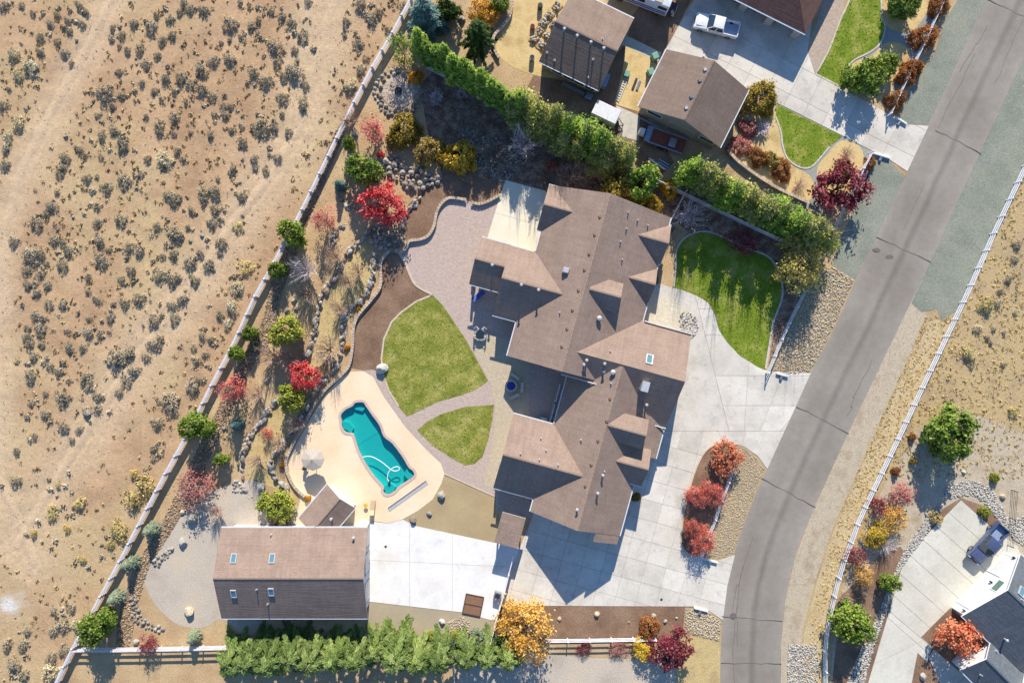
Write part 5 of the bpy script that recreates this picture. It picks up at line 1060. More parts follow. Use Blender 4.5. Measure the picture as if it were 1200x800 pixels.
for i, x in enumerate((548, 572, 596)): T('conifer', 'conifer', x, 756, 21*vr.uniform(.95, 1.1), 5.6, 'conifer', ORD[i]+' conifer from the left in the short hedge beside the golden tree', group='conifers below the court fence', base=True)
# single trees and shrubs --------------------------------------------
T('spruce_tree', 'spruce', 498, 16, 21, 6.5, 'spruce', 'blue-green spruce at the top of the grey fence')
T('olive_tree', 'wispy', 471, 58, 14, 4.5, 'hedge', 'thin olive green tree beside the fence above the fire circle')
T('pine_tree', 'conifer', 560, 40, 22, 6, 'pine', 'dark green pine beside the orange shrub at the top')
T('orange_shrub', 'airy', 567, 14, 15, 2.2, 'orange', 'orange-yellow shrub above the dark green pine', 'shrub'); T('green_shrub', 'round', 524, 12, 12, 3, 'pine', 'dark green shrub between spruce and pine at the top edge', 'shrub'); T('green_shrub', 'round', 586, 4, 10, 2, 'leafgreen', 'small green shrub beside the curved block wall at the top', 'shrub')
T('orange_shrub', 'dome', 487, 90, 8, 1.2, 'orange', 'small orange shrub beside the fire circle', 'shrub')
T('bare_shrub', 'spiky', 511, 114, 19, 2.4, None, 'large pale spiky bare shrub right of the fire circle', 'shrub', wood='wood_lilac'); T('bare_shrub', 'spiky', 541, 110, 14, 2.2, None, 'smaller pale spiky bare shrub beneath the hedge', 'shrub', wood='wood_lilac')
T('maple_tree', 'wispy', 437, 152, 13, 4, 'palered', 'pale red maple between the fence and olive bush'); T('round_bush', 'dome', 473, 154, 18, 2.6, 'olivegold', 'olive gold round bush below the fire circle', 'bush', zc=.3)
T('round_bush', 'dome', 503, 177, 16, 2.3, 'olivetan', 'ragged olive tan bush in the middle of three', 'bush', zc=.3); T('round_bush', 'dome', 537, 184, 19, 2.8, 'golden', 'bright golden round bush above the gravel', 'bush', zc=.3)
T('column_shrub', 'round', 409, 169, 7, 2.8, 'leafgreen', 'slim green shrub hard by the grey fence', 'shrub'); T('green_tree', 'round', 426, 200, 17, 4.5, 'leafgreen', 'green tree above the bright red maple')
T('maple_tree', 'airy', 449, 239, 22, 5, 'brightred', 'brilliant red maple above the shaded rocks'); T('blue_conifer', 'spruce', 397, 216, 7, 2.6, 'spruce', 'little blue conifer near the upper terrace wall'); T('maple_tree', 'wispy', 379, 257, 13, 4, 'palered', 'pale red maple beside the small stone wall')
T('tiny_shrub', 'dome', 446, 181, 4, .7, 'brightred', 'tiny red shrub above the waterfall rocks', 'shrub')
T('green_tree', 'round', 343, 273, 14, 4, 'leafgreen', 'green tree leaning over the fence left of the red maples'); T('green_tree', 'round', 325, 316, 9, 3, 'leafgreen', 'small green tree at the fence beside the bare lilac tree')
T('bare_tree', 'bare', 355, 316, 20, 4, None, 'bare lilac-grey tree inside the fence', wood='wood_lilac'); T('green_tree', 'round', 336, 388, 16, 4.5, 'yellowgreen', 'yellow-green round tree on the upper terrace')
T('green_tree', 'round', 293, 390, 7.5, 3, 'leafgreen', 'small green tree above the silvery ball shrub'); T('green_tree', 'round', 277, 414, 7.5, 3, 'leafgreen', 'small green tree at the fence above the salmon tree'); T('ball_shrub', 'dome', 297, 405, 5, 1.0, 'greysilver', 'silvery ball shrub beside the cobble strip', 'shrub')
T('salmon_tree', 'wispy', 271, 457, 15, 4.5, 'salmon', 'thin salmon red tree beside the cobble strip'); T('maple_tree', 'airy', 357, 441, 15, 4, 'brightred', 'bright red maple on the terrace beside the pool'); T('yellow_tree', 'round', 342, 468, 14, 3.6, 'yellowgreen', 'yellow-green tree on the wall beside the pool deck')
T('bare_tree', 'bare', 383, 410, 22, 3.6, None, 'bare pinkish tree between the two terrace walls', wood='wood_pink'); T('bare_tree', 'bare', 316, 416, 18, 3.6, None, 'bare pinkish tree left of the yellow-green round tree', wood='wood_pink'); T('bare_tree', 'bare', 406, 330, 14, 3, None, 'thin bare tree on the terrace below the red maple', wood='wood_pink')
T('bare_tree', 'bare', 358, 345, 18, 3, None, 'thin bare tree beside the upper terrace wall', wood='wood_grey'); T('bare_tree', 'bare', 325, 520, 12, 2.6, None, 'small bare tree near the white umbrella', wood='wood_pink'); T('bare_tree', 'bare', 300, 540, 13, 3, None, 'thin bare tree casting a line shadow on the gravel pad', wood='wood_pink')
for x, y, r_, h_, nm in ((300, 462, 13, 2.6, 'above the lone grey boulder'), (396, 362, 13, 2.6, 'halfway along the lower terrace'), (418, 318, 13, 2.8, 'just below the shaded rocks'), (346, 496, 13, 2.8, 'beside the lower terrace wall near the parasol'), (392, 300, 15, 3, 'below the pale red maple'), (338, 420, 15, 3, 'in the shadow of the yellow-green tree'), (252, 600, 14, 2.4, 'on the upper gravel pad'), (410, 140, 13, 2.6, 'beside the fence near the fire circle')): T('bare_tree', 'bare', x, y, r_, h_, None, 'leafless twiggy tree '+nm, wood='wood_pink')
T('blue_conifer', 'spruce', 275, 498, 7, 2.8, 'spruce', 'little blue conifer below the salmon tree'); T('green_tree', 'round', 229, 499, 15, 4.6, 'leafgreen', 'green tree straddling the fence beside the cobble strip'); T('green_shrub', 'round', 259, 538, 7, 2.2, 'leafgreen', 'small green shrub above the gravel pad', 'shrub')
T('bare_tree', 'wispy', 229, 572, 21, 3, 'redgrass', 'wispy pink bare tree at the gravel pad corner', wood='wood_pink'); T('spiky_shrub', 'round', 326, 592, 17, 2.6, 'yellowgreen', 'yellow-green spiky shrub beside the pool house', 'shrub'); T('red_shrub', 'wispy', 313, 508, 7, 1.6, 'salmon', 'small reddish bare shrub near the terrace wall', 'shrub')
T('grey_shrub', 'spruce', 174, 622, 9, 2.6, 'greysilver', 'silvery conifer at the fence, uppermost of three', 'shrub'); T('grey_shrub', 'spruce', 150, 661, 9, 2.4, 'greysilver', 'silvery conifer at the fence, middle of three', 'shrub'); T('grey_shrub', 'spruce', 133, 702, 9, 2.4, 'greysilver', 'silvery conifer at the fence, lowest of three', 'shrub')
T('blue_conifer', 'spruce', 225, 748, 8, 2.2, 'greysilver', 'pale green conifer at the bottom fence'); T('green_tree', 'round', 112, 735, 18, 4.2, 'leafgreen', 'green tree at the fence corner bottom left'); T('red_shrub', 'wispy', 173, 756, 11, 2.2, 'burgundy', 'dark red bare shrub on the bottom fence', 'shrub', wood='wood_red')
T('mauve_shrub', 'dome', 327, 611, 12, 1.3, 'mauve', 'mauve-grey rounded shrub between garage and pool house', 'shrub', zc=.3)
T('bare_tree', 'bare', 612, 168, 24, 4, None, 'bare grey tree in the shade behind the house', wood='wood_lilac'); T('bare_tree', 'bare', 577, 178, 20, 3, None, 'bare grey shrub in hedge shade above the rear slab', wood='wood_grey'); T('bare_tree', 'bare', 668, 205, 20, 3, None, 'bare brown shrub behind the house roof ridge', wood='wood_pink'); T('bare_tree', 'bare', 640, 205, 17, 2.6, None, 'bare brown shrub beside the little orange one', wood='wood_grey')
for x, y, r_, nm in ((690, 196, 17, 'left'), (708, 203, 16, 'middle'), (735, 205, 15, 'right')): T('bare_tree', 'bare', x, y, r_, 3, None, 'bare tan tree at the foot of the hedge behind the roof, %s of three' % nm, wood='wood_pink')
T('orange_shrub', 'dome', 646, 195, 6.5, 1.2, 'salmonorange', 'little orange-red shrub in the shade behind the house', 'shrub'); T('olive_tree', 'airy', 723, 225, 20, 4.5, 'olivegold', 'olive gold tree touching the house roof'); T('green_tree', 'round', 750, 214, 19, 5, 'hedge', 'green tree behind the house next to two golden shrubs')
T('golden_shrub', 'dome', 763, 239, 11, 2, 'golden', 'golden shrub nearer the house roof', 'shrub', zc=.3); T('golden_shrub', 'dome', 784, 221, 10, 1.8, 'golden', 'golden shrub at the end of the hedge fence', 'shrub', zc=.3)
T('bare_tree', 'bare', 808, 252, 24, 3, None, 'bare lilac shrub above the shaded lawn', 'shrub', wood='wood_lilac'); T('red_shrub', 'wispy', 872, 284, 16, 1.6, 'burgundy', 'dark red shrub in shade at the lawn edge', 'shrub'); T('rust_shrub', 'wispy', 862, 248, 9, 1.5, 'rust', 'rusty shrub under the front hedge', 'shrub'); T('bare_tree', 'bare', 843, 268, 14, 1.8, None, 'small bare shrub along the front hedge fence', 'shrub', wood='wood_pink')
T('willow_tree', 'lacy', 938, 312, 28, 5, 'willow', 'golden willow-like tree at the end of the front hedge'); T('purple_tree', 'airy', 985, 219, 27, 4.6, 'burgundy', 'large burgundy tree beside the upper white fence', wood='wood_dark')
T('olive_bush', 'dome', 888, 117, 20, 2.5, 'olivegold', 'big olive gold bush at the grey garage corner', 'bush', zc=.3); T('grass_shrub', 'spiky', 893, 152, 20, 1.4, None, 'pale lilac ornamental grass clump beside the pointed lawn', 'ornamental grass', wood='wood_lilac', zc=.2); T('grass_shrub', 'dome', 865, 172, 13, 1.0, 'redgrass', 'dusty pink grass mound by the garage wall', 'ornamental grass', zc=.2); T('grass_shrub', 'dome', 877, 150, 10, 1.0, 'redgrass', 'dusty pink grass mound under the big olive bush', 'ornamental grass', zc=.2)
T('rust_shrub', 'dome', 888, 184, 11, 1.3, 'rust', 'rusty shrub left of two in the garden bed', 'shrub', zc=.3); T('olive_bush', 'dome', 905, 188, 9, 1.2, 'olivetan', 'olive tan shrub between two rusty ones', 'shrub', zc=.3); T('rust_shrub', 'dome', 917, 200, 11, 1.3, 'rust', 'rusty shrub right of two in the garden bed', 'shrub', zc=.3); T('bare_shrub', 'bare', 937, 217, 12, 1.0, None, 'bare tan shrub at the tip of the garden bed', 'shrub', wood='wood_pink')
T('green_shrub', 'dome', 989, 197, 9, .8, 'leafgreen', 'low green shrub above the burgundy tree', 'shrub', zc=.3); T('bare_shrub', 'bare', 994, 180, 11, 1.2, None, 'bare shrub in the round gravel bed', 'shrub', wood='wood_pink'); T('rust_shrub', 'dome', 1020, 191, 7, 1, 'rust', 'small rusty shrub at the lower fence post', 'shrub')
T('green_tree', 'round', 1015, 90, 20, 3.6, 'leafgreen', 'round green tree shading the upper driveway'); T('green_shrub', 'round', 1041, 75, 11, 2.2, 'leafgreen', 'green shrub right of the round green tree', 'shrub'); T('green_tree', 'round', 1058, 3, 17, 3.4, 'leafgreen', 'green tree in the bed at the top edge'); T('grass_shrub', 'spiky', 1032, 103, 12, 1.2, None, 'lilac spiky grass in the pear-shaped bed', 'ornamental grass', wood='wood_lilac', zc=.2)
for k, (x, y, r, nm) in enumerate(((1083, 44, 14, 'largest rusty shrub on the upper white fence'), (1062, 88, 11, 'rusty shrub left of the fence below the largest'), (1072, 80, 9, 'rusty shrub right of the fence below the largest'), (1050, 118, 11, 'rusty shrub at the foot of the upper white fence'), (1100, 8, 12, 'rusty shrub at the top end of the white fence'))): T('rust_shrub', 'dome', x, y, r, 1.6, 'rust', nm, 'shrub', zc=.3)
for x, y, r, nm in ((851, 535, 18, 'salmon-orange shrub at the head of the island'), (834, 578, 14.5, 'salmon red shrub in the island middle beside the fence'), (815, 581, 11.5, 'salmon red shrub on the island left edge'), (811, 618, 11, 'small salmon shrub lower in the island'), (822, 633, 15, 'salmon red shrub at the foot of the island')): T('salmon_shrub', 'lacy' if r < 15.5 else 'airy', x, y, r*.97, 2.4, 'salmonorange' if y < 540 else 'salmon', nm, 'shrub', zc=.4)
T('burgundy_tree', 'airy', 786, 761, 21, 3.6, 'burgundy', 'round burgundy tree below the main driveway'); T('yellow_shrub', 'airy', 753, 762, 12, 1.8, 'golden', 'yellow shrub left of the round burgundy tree', 'shrub'); T('rust_shrub', 'dome', 760, 736, 12, 1.5, 'rust', 'rusty round shrub in the front mulch strip', 'shrub', zc=.3)
T('gold_tree', 'lacy', 617, 736, 32, 4.5, 'goldorange', 'large golden orange tree beside the bottom hedge'); T('red_shrub', 'wispy', 685, 759, 9, .9, 'burgundy', 'low reddish shrub behind the front white fence', 'shrub'); T('red_shrub', 'wispy', 726, 759, 10, .9, 'redgrass', 'low pinkish shrub near the yellow shrub by the fence', 'shrub')
for x, nm in ((482, 'leftmost'), (506, 'middle'), (533, 'rightmost')): T('golden_shrub', 'dome', x, 745, 5.5, 1.1, 'yellowgreen', nm+' of three small golden shrubs by the court fence', 'shrub', zc=.3)
T('grey_shrub', 'dome', 561, 746, 9.5, 1.6, 'greysilver', 'silvery green shrub at the court fence corner', 'shrub', zc=.3)
T('green_tree', 'round', 1112, 508, 26, 5, 'leafgreen', 'large round green tree on the verge above the pickup'); T('green_tree', 'round', 997, 730, 21, 4.5, 'leafgreen', 'round green tree beside the white fence at the bottom'); T('green_shrub', 'round', 1043, 682, 10, 2.6, 'leafgreen', 'small green shrub at the lower driveway edge', 'shrub'); T('orange_tree', 'airy', 1126, 747, 22, 4, 'salmonorange', 'orange-red tree in front of the white house')
T('yellow_shrub', 'airy', 1027, 627, 13, 2, 'golden', 'yellow shrub inside the long white fence', 'shrub'); T('red_shrub', 'wispy', 1004, 652, 12, 2, 'burgundy', 'dark red shrub inside the long white fence', 'shrub'); T('orange_shrub', 'wispy', 1050, 608, 15, 2.4, 'goldorange', 'wispy orange shrub beside the river stones', 'shrub'); T('pink_shrub', 'wispy', 1058, 580, 14, 2.4, 'redgrass', 'wispy pink shrub highest along the white fence', 'shrub', wood='wood_red')
T('pink_shrub', 'wispy', 1030, 592, 12, 2, 'burgundy', 'dusky red wispy shrub at the white fence', 'shrub', wood='wood_red'); T('orange_shrub', 'wispy', 1012, 672, 12, 2, 'goldorange', 'wispy orange shrub lower inside the white fence', 'shrub'); T('bare_shrub', 'bare', 1013, 690, 12, 2, None, 'bare brown shrub lower inside the white fence', 'shrub', wood='wood_grey'); T('bare_shrub', 'bare', 1040, 640, 12, 2, None, 'bare mauve shrub beside the yellow one', 'shrub', wood='wood_lilac'); T('bare_shrub', 'bare', 990, 700, 10, 1.6, None, 'bare brown shrub against the white fence', 'shrub', wood='wood_pink')
T('small_shrub', 'dome', 1167, 560, 5, .9, 'yellowgreen', 'tiny yellow-green shrub in the grey gravel', 'shrub'); T('small_shrub', 'dome', 1155, 600, 6, .9, 'yellowgreen', 'tiny yellow-green shrub beside the pickup', 'shrub'); T('small_shrub', 'dome', 1051, 552, 4.5, .9, 'rust', 'tiny rusty shrub below the white fence', 'shrub'); T('small_shrub', 'dome', 1071, 540, 4, .8, 'olivetan', 'tiny olive shrub beside the verge tree', 'shrub'); T('small_shrub', 'dome', 1070, 512, 4, .8, 'rust', 'tiny rusty shrub between fence and verge tree', 'shrub'); T('small_shrub', 'dome', 1098, 607, 7, .8, 'straw', 'straw tuft in the brown bed by the driveway', 'shrub'); T('small_shrub', 'dome', 746, 583, 5, 1.0, 'olivegold', 'small olive shrub in the planter beside the house', 'shrub')
for x, y, nm in ((406, 407, 'beside the red maple wall'), (421, 362, 'between the lower walls'), (331, 545, 'near the umbrella'), (360, 584, 'beside the pool house corner')): T('small_shrub', 'dome', x, y, 3.5, .6, 'orange', 'tiny orange shrub '+nm, 'shrub')

# sagebrush: (x, y, r) read from 4x enlargements of the photograph, tile by tile
SAGE = {(0, 0): "20,25,25 100,25,18 150,62,16 370,25,18 402,55,20 267,70,20 232,110,22 315,97,18 383,110,20 325,148,18 185,175,25 267,195,22 187,245,22 300,245,22 57,255,30p 140,315,42p 80,345,30p 332,295,15 82,575,35p 35,640,30p 25,690,25p 15,770,28 10,490,28 40,417,14 525,127,15 570,165,22 520,180,18 557,215,14 625,112,27 705,130,33 760,185,24 805,165,22 797,90,22 730,70,16 840,55,18 890,42,25 955,47,30 862,15,18 1085,110,35 1060,130,20 1175,120,25 1125,10,16 1170,38,14 655,230,28 735,258,20 685,297,25 595,235,20 557,335,18 663,390,18 485,435,45 510,410,22 570,445,22 773,368,28 845,362,32 940,320,32 1000,285,30 1075,275,32 960,355,18 887,395,25 945,415,30 990,450,28 1035,200,14 1075,187,13 1128,175,16 1185,335,30 1160,385,16 722,425,20 815,428,16 757,465,16 870,483,13 1045,495,20 1080,497,18 1052,535,22 1003,537,18 815,548,30 745,590,30 683,545,15 455,540,16 525,495,18 475,632,28 530,610,24 572,675,36 813,625,15 985,630,22 890,620,13 1085,607,22 1135,597,14 1190,600,28 1137,665,26 1190,745,22 370,697,22 397,728,14 470,735,18 300,735,26 290,785,24 690,745,22 770,745,40p 830,705,20 855,745,16 1090,790,22",
 (300, 0): "10,97,18 120,75,22 165,105,28 70,50,20 85,210,38 220,170,32 180,235,20 100,295,24 180,335,45 130,360,24 45,380,35 230,395,22 120,455,28 220,480,35 40,590,50 85,600,24 120,535,16 152,615,20 415,170,14 480,205,26 515,275,20 540,85,35 575,60,22 490,20,30 420,100,22 490,320,30p 440,400,36p 620,140,20 690,25,25 100,740,24 45,800,20 330,665,14 245,10,20",
 (0, 200): "275,15,26 265,100,18 240,165,30 215,200,20 170,245,36 60,328,28 405,35,24 453,28,14 495,80,30 580,50,36 660,18,16 455,165,22 455,240,26 565,230,34 735,260,26 815,130,40 785,120,26 895,180,22 950,105,36 1005,100,34 1005,180,26 992,240,28 1135,115,30 1085,10,20 1020,38,16 250,325,26 315,375,28 290,335,18 140,400,45 185,390,28 120,465,28 185,480,25 125,530,25 220,535,24 170,570,25 290,440,30 215,435,16 465,325,30 510,370,18 470,415,36 410,500,24 605,355,28 650,380,24 610,465,25 567,510,22 820,290,42 840,315,24 880,265,16 810,390,26 760,400,18 885,430,30 935,385,20 975,440,30 1035,335,32 1030,390,14 745,485,35 800,510,30 830,500,22 910,515,28 650,595,32 585,620,26 530,622,14 455,605,25 410,565,16 855,600,30 805,630,26 815,690,30 718,700,34 515,690,24 415,690,18 225,625,26 290,628,22 165,680,28 195,690,24 185,740,34 125,740,20 125,775,24 315,750,18 410,755,30 465,765,22 750,785,24 1115,265,28y 1150,450,36y 1110,550,35p 1085,635,40p 1030,675,24 1065,720,26p 945,770,24 985,790,18",
 (0, 400): "140,5,25 195,15,20 320,25,24 385,30,22 155,70,24 140,160,35 230,115,25 290,95,18 270,140,22 322,185,18 405,190,36 400,165,22 290,260,38 458,260,26 540,80,45 605,50,36 625,130,30 683,70,22 740,20,25 705,15,25 590,190,28 555,240,22 210,245,16 145,290,18 450,315,25 400,330,20 795,290,55 735,380,32 900,210,36 930,180,20 905,30,18 920,90,22 960,60,18 295,400,26 370,410,20 210,340,24 335,462,16 160,445,18 75,515,22 70,650,30 370,760,32y 270,670,18y 245,785,26y 628,620,24s 680,680,60s 620,740,50s 720,500,22 720,545,20",
 (0, 600): "245,20,26y 312,75,22s 385,220,22s 560,90,60s 520,150,24s 330,450,22 290,535,30 250,555,28 360,530,30p 125,555,20 105,625,28 30,620,28 60,715,35 110,765,28 235,685,30 300,650,30 235,750,45p 250,460,22 155,100,20s",
 (900, 200): "1170,345,22 1160,415,18 1130,510,20 1090,565,18 1030,630,40y 1080,620,20p 1160,665,14p 985,740,24p 1060,740,16p 1110,755,14p 1030,780,14",
 (900, 400): "945,55,40y 955,110,18p 1105,108,16 1155,330,28y 1045,5,14"}
SL = {'': ('sage', 'grey-green sagebrush clump on the sandy desert left of the fence', 'grey desert sagebrush'), 'p': ('palesage', 'pale bleached sagebrush clump on sandy ground', 'pale desert sagebrush'), 'y': ('rabbit', 'yellowish rabbitbrush clump on sandy ground', 'yellow rabbitbrush'), 's': ('straw', 'straw-coloured brush heap near the lower grey fence', 'straw brush')}
spots = []
for (ox, oy), txt in SAGE.items():
    for e in txt.split():
        k = e[-1] if e[-1].isalpha() else ''; x, y, r = map(float, e.rstrip('pys').split(',')); x = ox+x/4; y = oy+y/4; r /= 4; spots.append((x, y, r))
        lf, lb, gr = SL[k]
        if k == '' and ox < 900:
            d0 = float(seg_dist(np.array([x]), np.array([y]), FENCE_W)[0]); trk = x < np.interp(y, [-40, 50, 130, 200, 270, 400, 800], [150, 105, 60, 25, 5, -6, -6])
            where = 'beside the grey fence' if d0 < 45 else 'left of the upper tyre track' if trk else 'in the top strip of the desert' if y < 60 else 'high in the desert above the middle' if y < 200 else 'in the middle of the desert' if y < 330 else 'low in the desert left of the diagonal track' if y < 520 else 'in the bottom left corner of the desert'
            side = '' if d0 < 45 or trk else (', far from the fence' if x < 110 else ', midway to the fence' if x < 215 else ', on the fence side')
            lb = ('large' if r > 7.2 else 'small' if r < 4.6 else 'middling')+' grey-green sagebrush '+where+side; gr = 'grey desert sagebrush'
        if ox == 900: lb = {'': 'grey sagebrush clump beyond the white fence', 'p': 'pale sagebrush clump beyond the white fence', 'y': 'yellow rabbitbrush clump beyond the white fence'}[k]; gr += ' beyond the road'
        h = min(1.0, .16+r/PPM*.62)*vr.uniform(.9, 1.15); v_ = vr.randrange(6); lm, _ = veg_mesh('sage', v_, lf, 'wood_grey'); p = W(x, y, h*.4)
        link('sage_bush', lm, loc=(p.x, p.y, -.03), rz=vr.uniform(0, 6.28), sc=(r/PPM*vr.uniform(.8, 1.0), r/PPM*vr.uniform(.75, .98), h*.92), label=lb, cat='bush', group=gr)
def tufts(name, label, n, test, rmin, rmax, leaf, seed, nl=14):
    r = np.random.RandomState(seed); C = []
    while len(C) < n:
        x, y = r.uniform(0, 1200), r.uniform(-5, 805)
        if test(x, y): C.append(((x-600)/PPM, (400-y)/PPM, r.uniform(rmin, rmax)))
    C = np.array(C); k = np.repeat(np.arange(n), nl); P_ = r.normal(size=(n*nl, 3))*np.array([.45, .45, .28]); P_[:, 2] = abs(P_[:, 2]); s = C[k, 2]
    pos = P_*s[:, None]+np.stack([C[k, 0], C[k, 1], np.zeros(n*nl)], 1); N = P_*np.array([1, 1, .6])+r.normal(size=(n*nl, 3))*.4+np.array([0, 0, .35])
    v = leaf_quads(pos, N, .55, r)
    # scale leaf size with the tuft
    c0 = np.repeat(pos, 4, 0); v = c0+(v-c0)*np.repeat(s, 4)[:, None]
    me = np_mesh(name, v, quads=np.arange(len(v)).reshape(-1, 4), attr=(.6*r.rand(n)[k]+.4*r.rand(n*nl)), mats=[M['leaf_'+leaf]]); link(name, me, label=label, cat='ground cover', kind='stuff')
fxp = [p[1] for p in FENCE_W]; fxv = [p[0] for p in FENCE_W]
def dens(x, y):
    d = min(float(seg_dist(np.array([x]), np.array([y]), t)[0]) for t in ([(150, -40), (105, 50), (60, 130), (25, 200), (5, 270), (-6, 400), (-2, 560), (40, 660)], [(400, -30), (375, 60), (350, 150), (300, 235), (255, 300), (215, 360), (160, 430), (110, 500), (60, 580), (20, 640)]))
    return x < np.interp(y, fxp, fxv)-8 and d > 20 and vr.random() < (1 if y < 480 else .45)
tufts('desert_tufts', 'small dry tufts and clods strewn between the sagebrush', 1250, dens, .12, .34, 'tuft', 3)
big = [s for s in spots if s[2] > 4 and s[0] < 480]
def nearbig(x, y):
    return x < np.interp(y, fxp, fxv)-8 and any(abs(x-a) < 16 and abs(y-b) < 16 for a, b, c in vr.sample(big, 26))
tufts('sage_seedlings', 'young sagebrush scattered close to the larger clumps', 320, nearbig, .2, .42, 'sage', 13, 30)
def lawn_test(x, y): return inside(LAWN1, x, y) or inside(LAWN2, x, y)
tufts('lawn_grass', 'grass blades of the two lawns beside the pool', 3600, lambda x, y: 440 < x < 585 and 340 < y < 550 and lawn_test(x, y), .06, .16, 'lawnblade', 14, 6)
FL_ = [(789, 336), (793, 292), (805, 277), (825, 271), (846, 277), (872, 290), (899, 300), (912, 318), (917, 345), (907, 375), (897, 432), (868, 417), (842, 384), (830, 354), (800, 340)]
tufts('lawn_grass', 'grass blades of the front lawn and the neighbouring lawns', 3600, lambda x, y: 785 < x < 1040 and y < 435 and (inside(FL_, x, y) or inside(LAWN3, x, y) or inside(LAWN4, x, y)), .06, .16, 'lushblade', 15, 6)
tufts('desert_specks', 'tiny dark twigs and clods on the desert sand', 1800, lambda x, y: x < np.interp(y, fxp, fxv)-6, .05, .13, 'sage', 4, 8)
tufts('verge_tufts', 'dry grass tufts on the verge beyond the white fence', 1500, lambda x, y: (x > 1010+(600-y)*.47 and y < 560 and x > np.interp(y, [0, 205, 400, 600], [1290, 1197, 1107, 1010])), .08, .26, 'straw', 5, 9)
tufts('verge_grass', 'straw grass on the roadside inside the white fence', 1600, lambda x, y: y > 370 and np.interp(y, [370, 600, 700, 800], [1085, 985, 955, 940]) < x < np.interp(y, [370, 398, 600, 700, 800], [1118, 1107, 1010, 977, 967]), .08, .2, 'straw', 6, 9)
tufts('yard_tufts', 'dry grass tufts on the terrace soil', 900, lambda x, y: np.interp(y, fxp, fxv)+10 < x < np.interp(y, [0, 180, 300, 430, 540, 600], [490, 440, 435, 400, 330, 240]) and y < 600, .05, .16, 'straw', 7, 8)
def near_(x, y, L): return any(math.hypot(x-a, y-b) < c*vr.uniform(.3, 1.6) for a, b, c in L)
tufts('fallen_leaves', 'fallen red leaves around the island shrubs and garden maples', 520, lambda x, y: near_(x, y, ((851, 540, 22), (834, 584, 20), (822, 642, 20), (449, 250, 26), (357, 448, 20), (786, 772, 24), (1126, 755, 26), (985, 235, 28))), .05, .1, 'salmon', 21, 3)
tufts('fallen_leaves', 'fallen golden leaves around the golden tree and lower hedge', 360, lambda x, y: near_(x, y, ((617, 742, 40), (753, 768, 16), (938, 325, 34), (763, 250, 20), (537, 200, 26))), .05, .1, 'goldorange', 22, 3)
tufts('leaf_litter', 'fallen leaves and twigs under the hedge behind the house', 1800, lambda x, y: inside([(500, 95), (610, 140), (760, 215), (880, 272), (945, 305), (900, 300), (800, 272), (780, 290), (700, 235), (590, 215), (545, 220), (520, 200)], x, y), .07, .22, 'tuft', 8, 7)

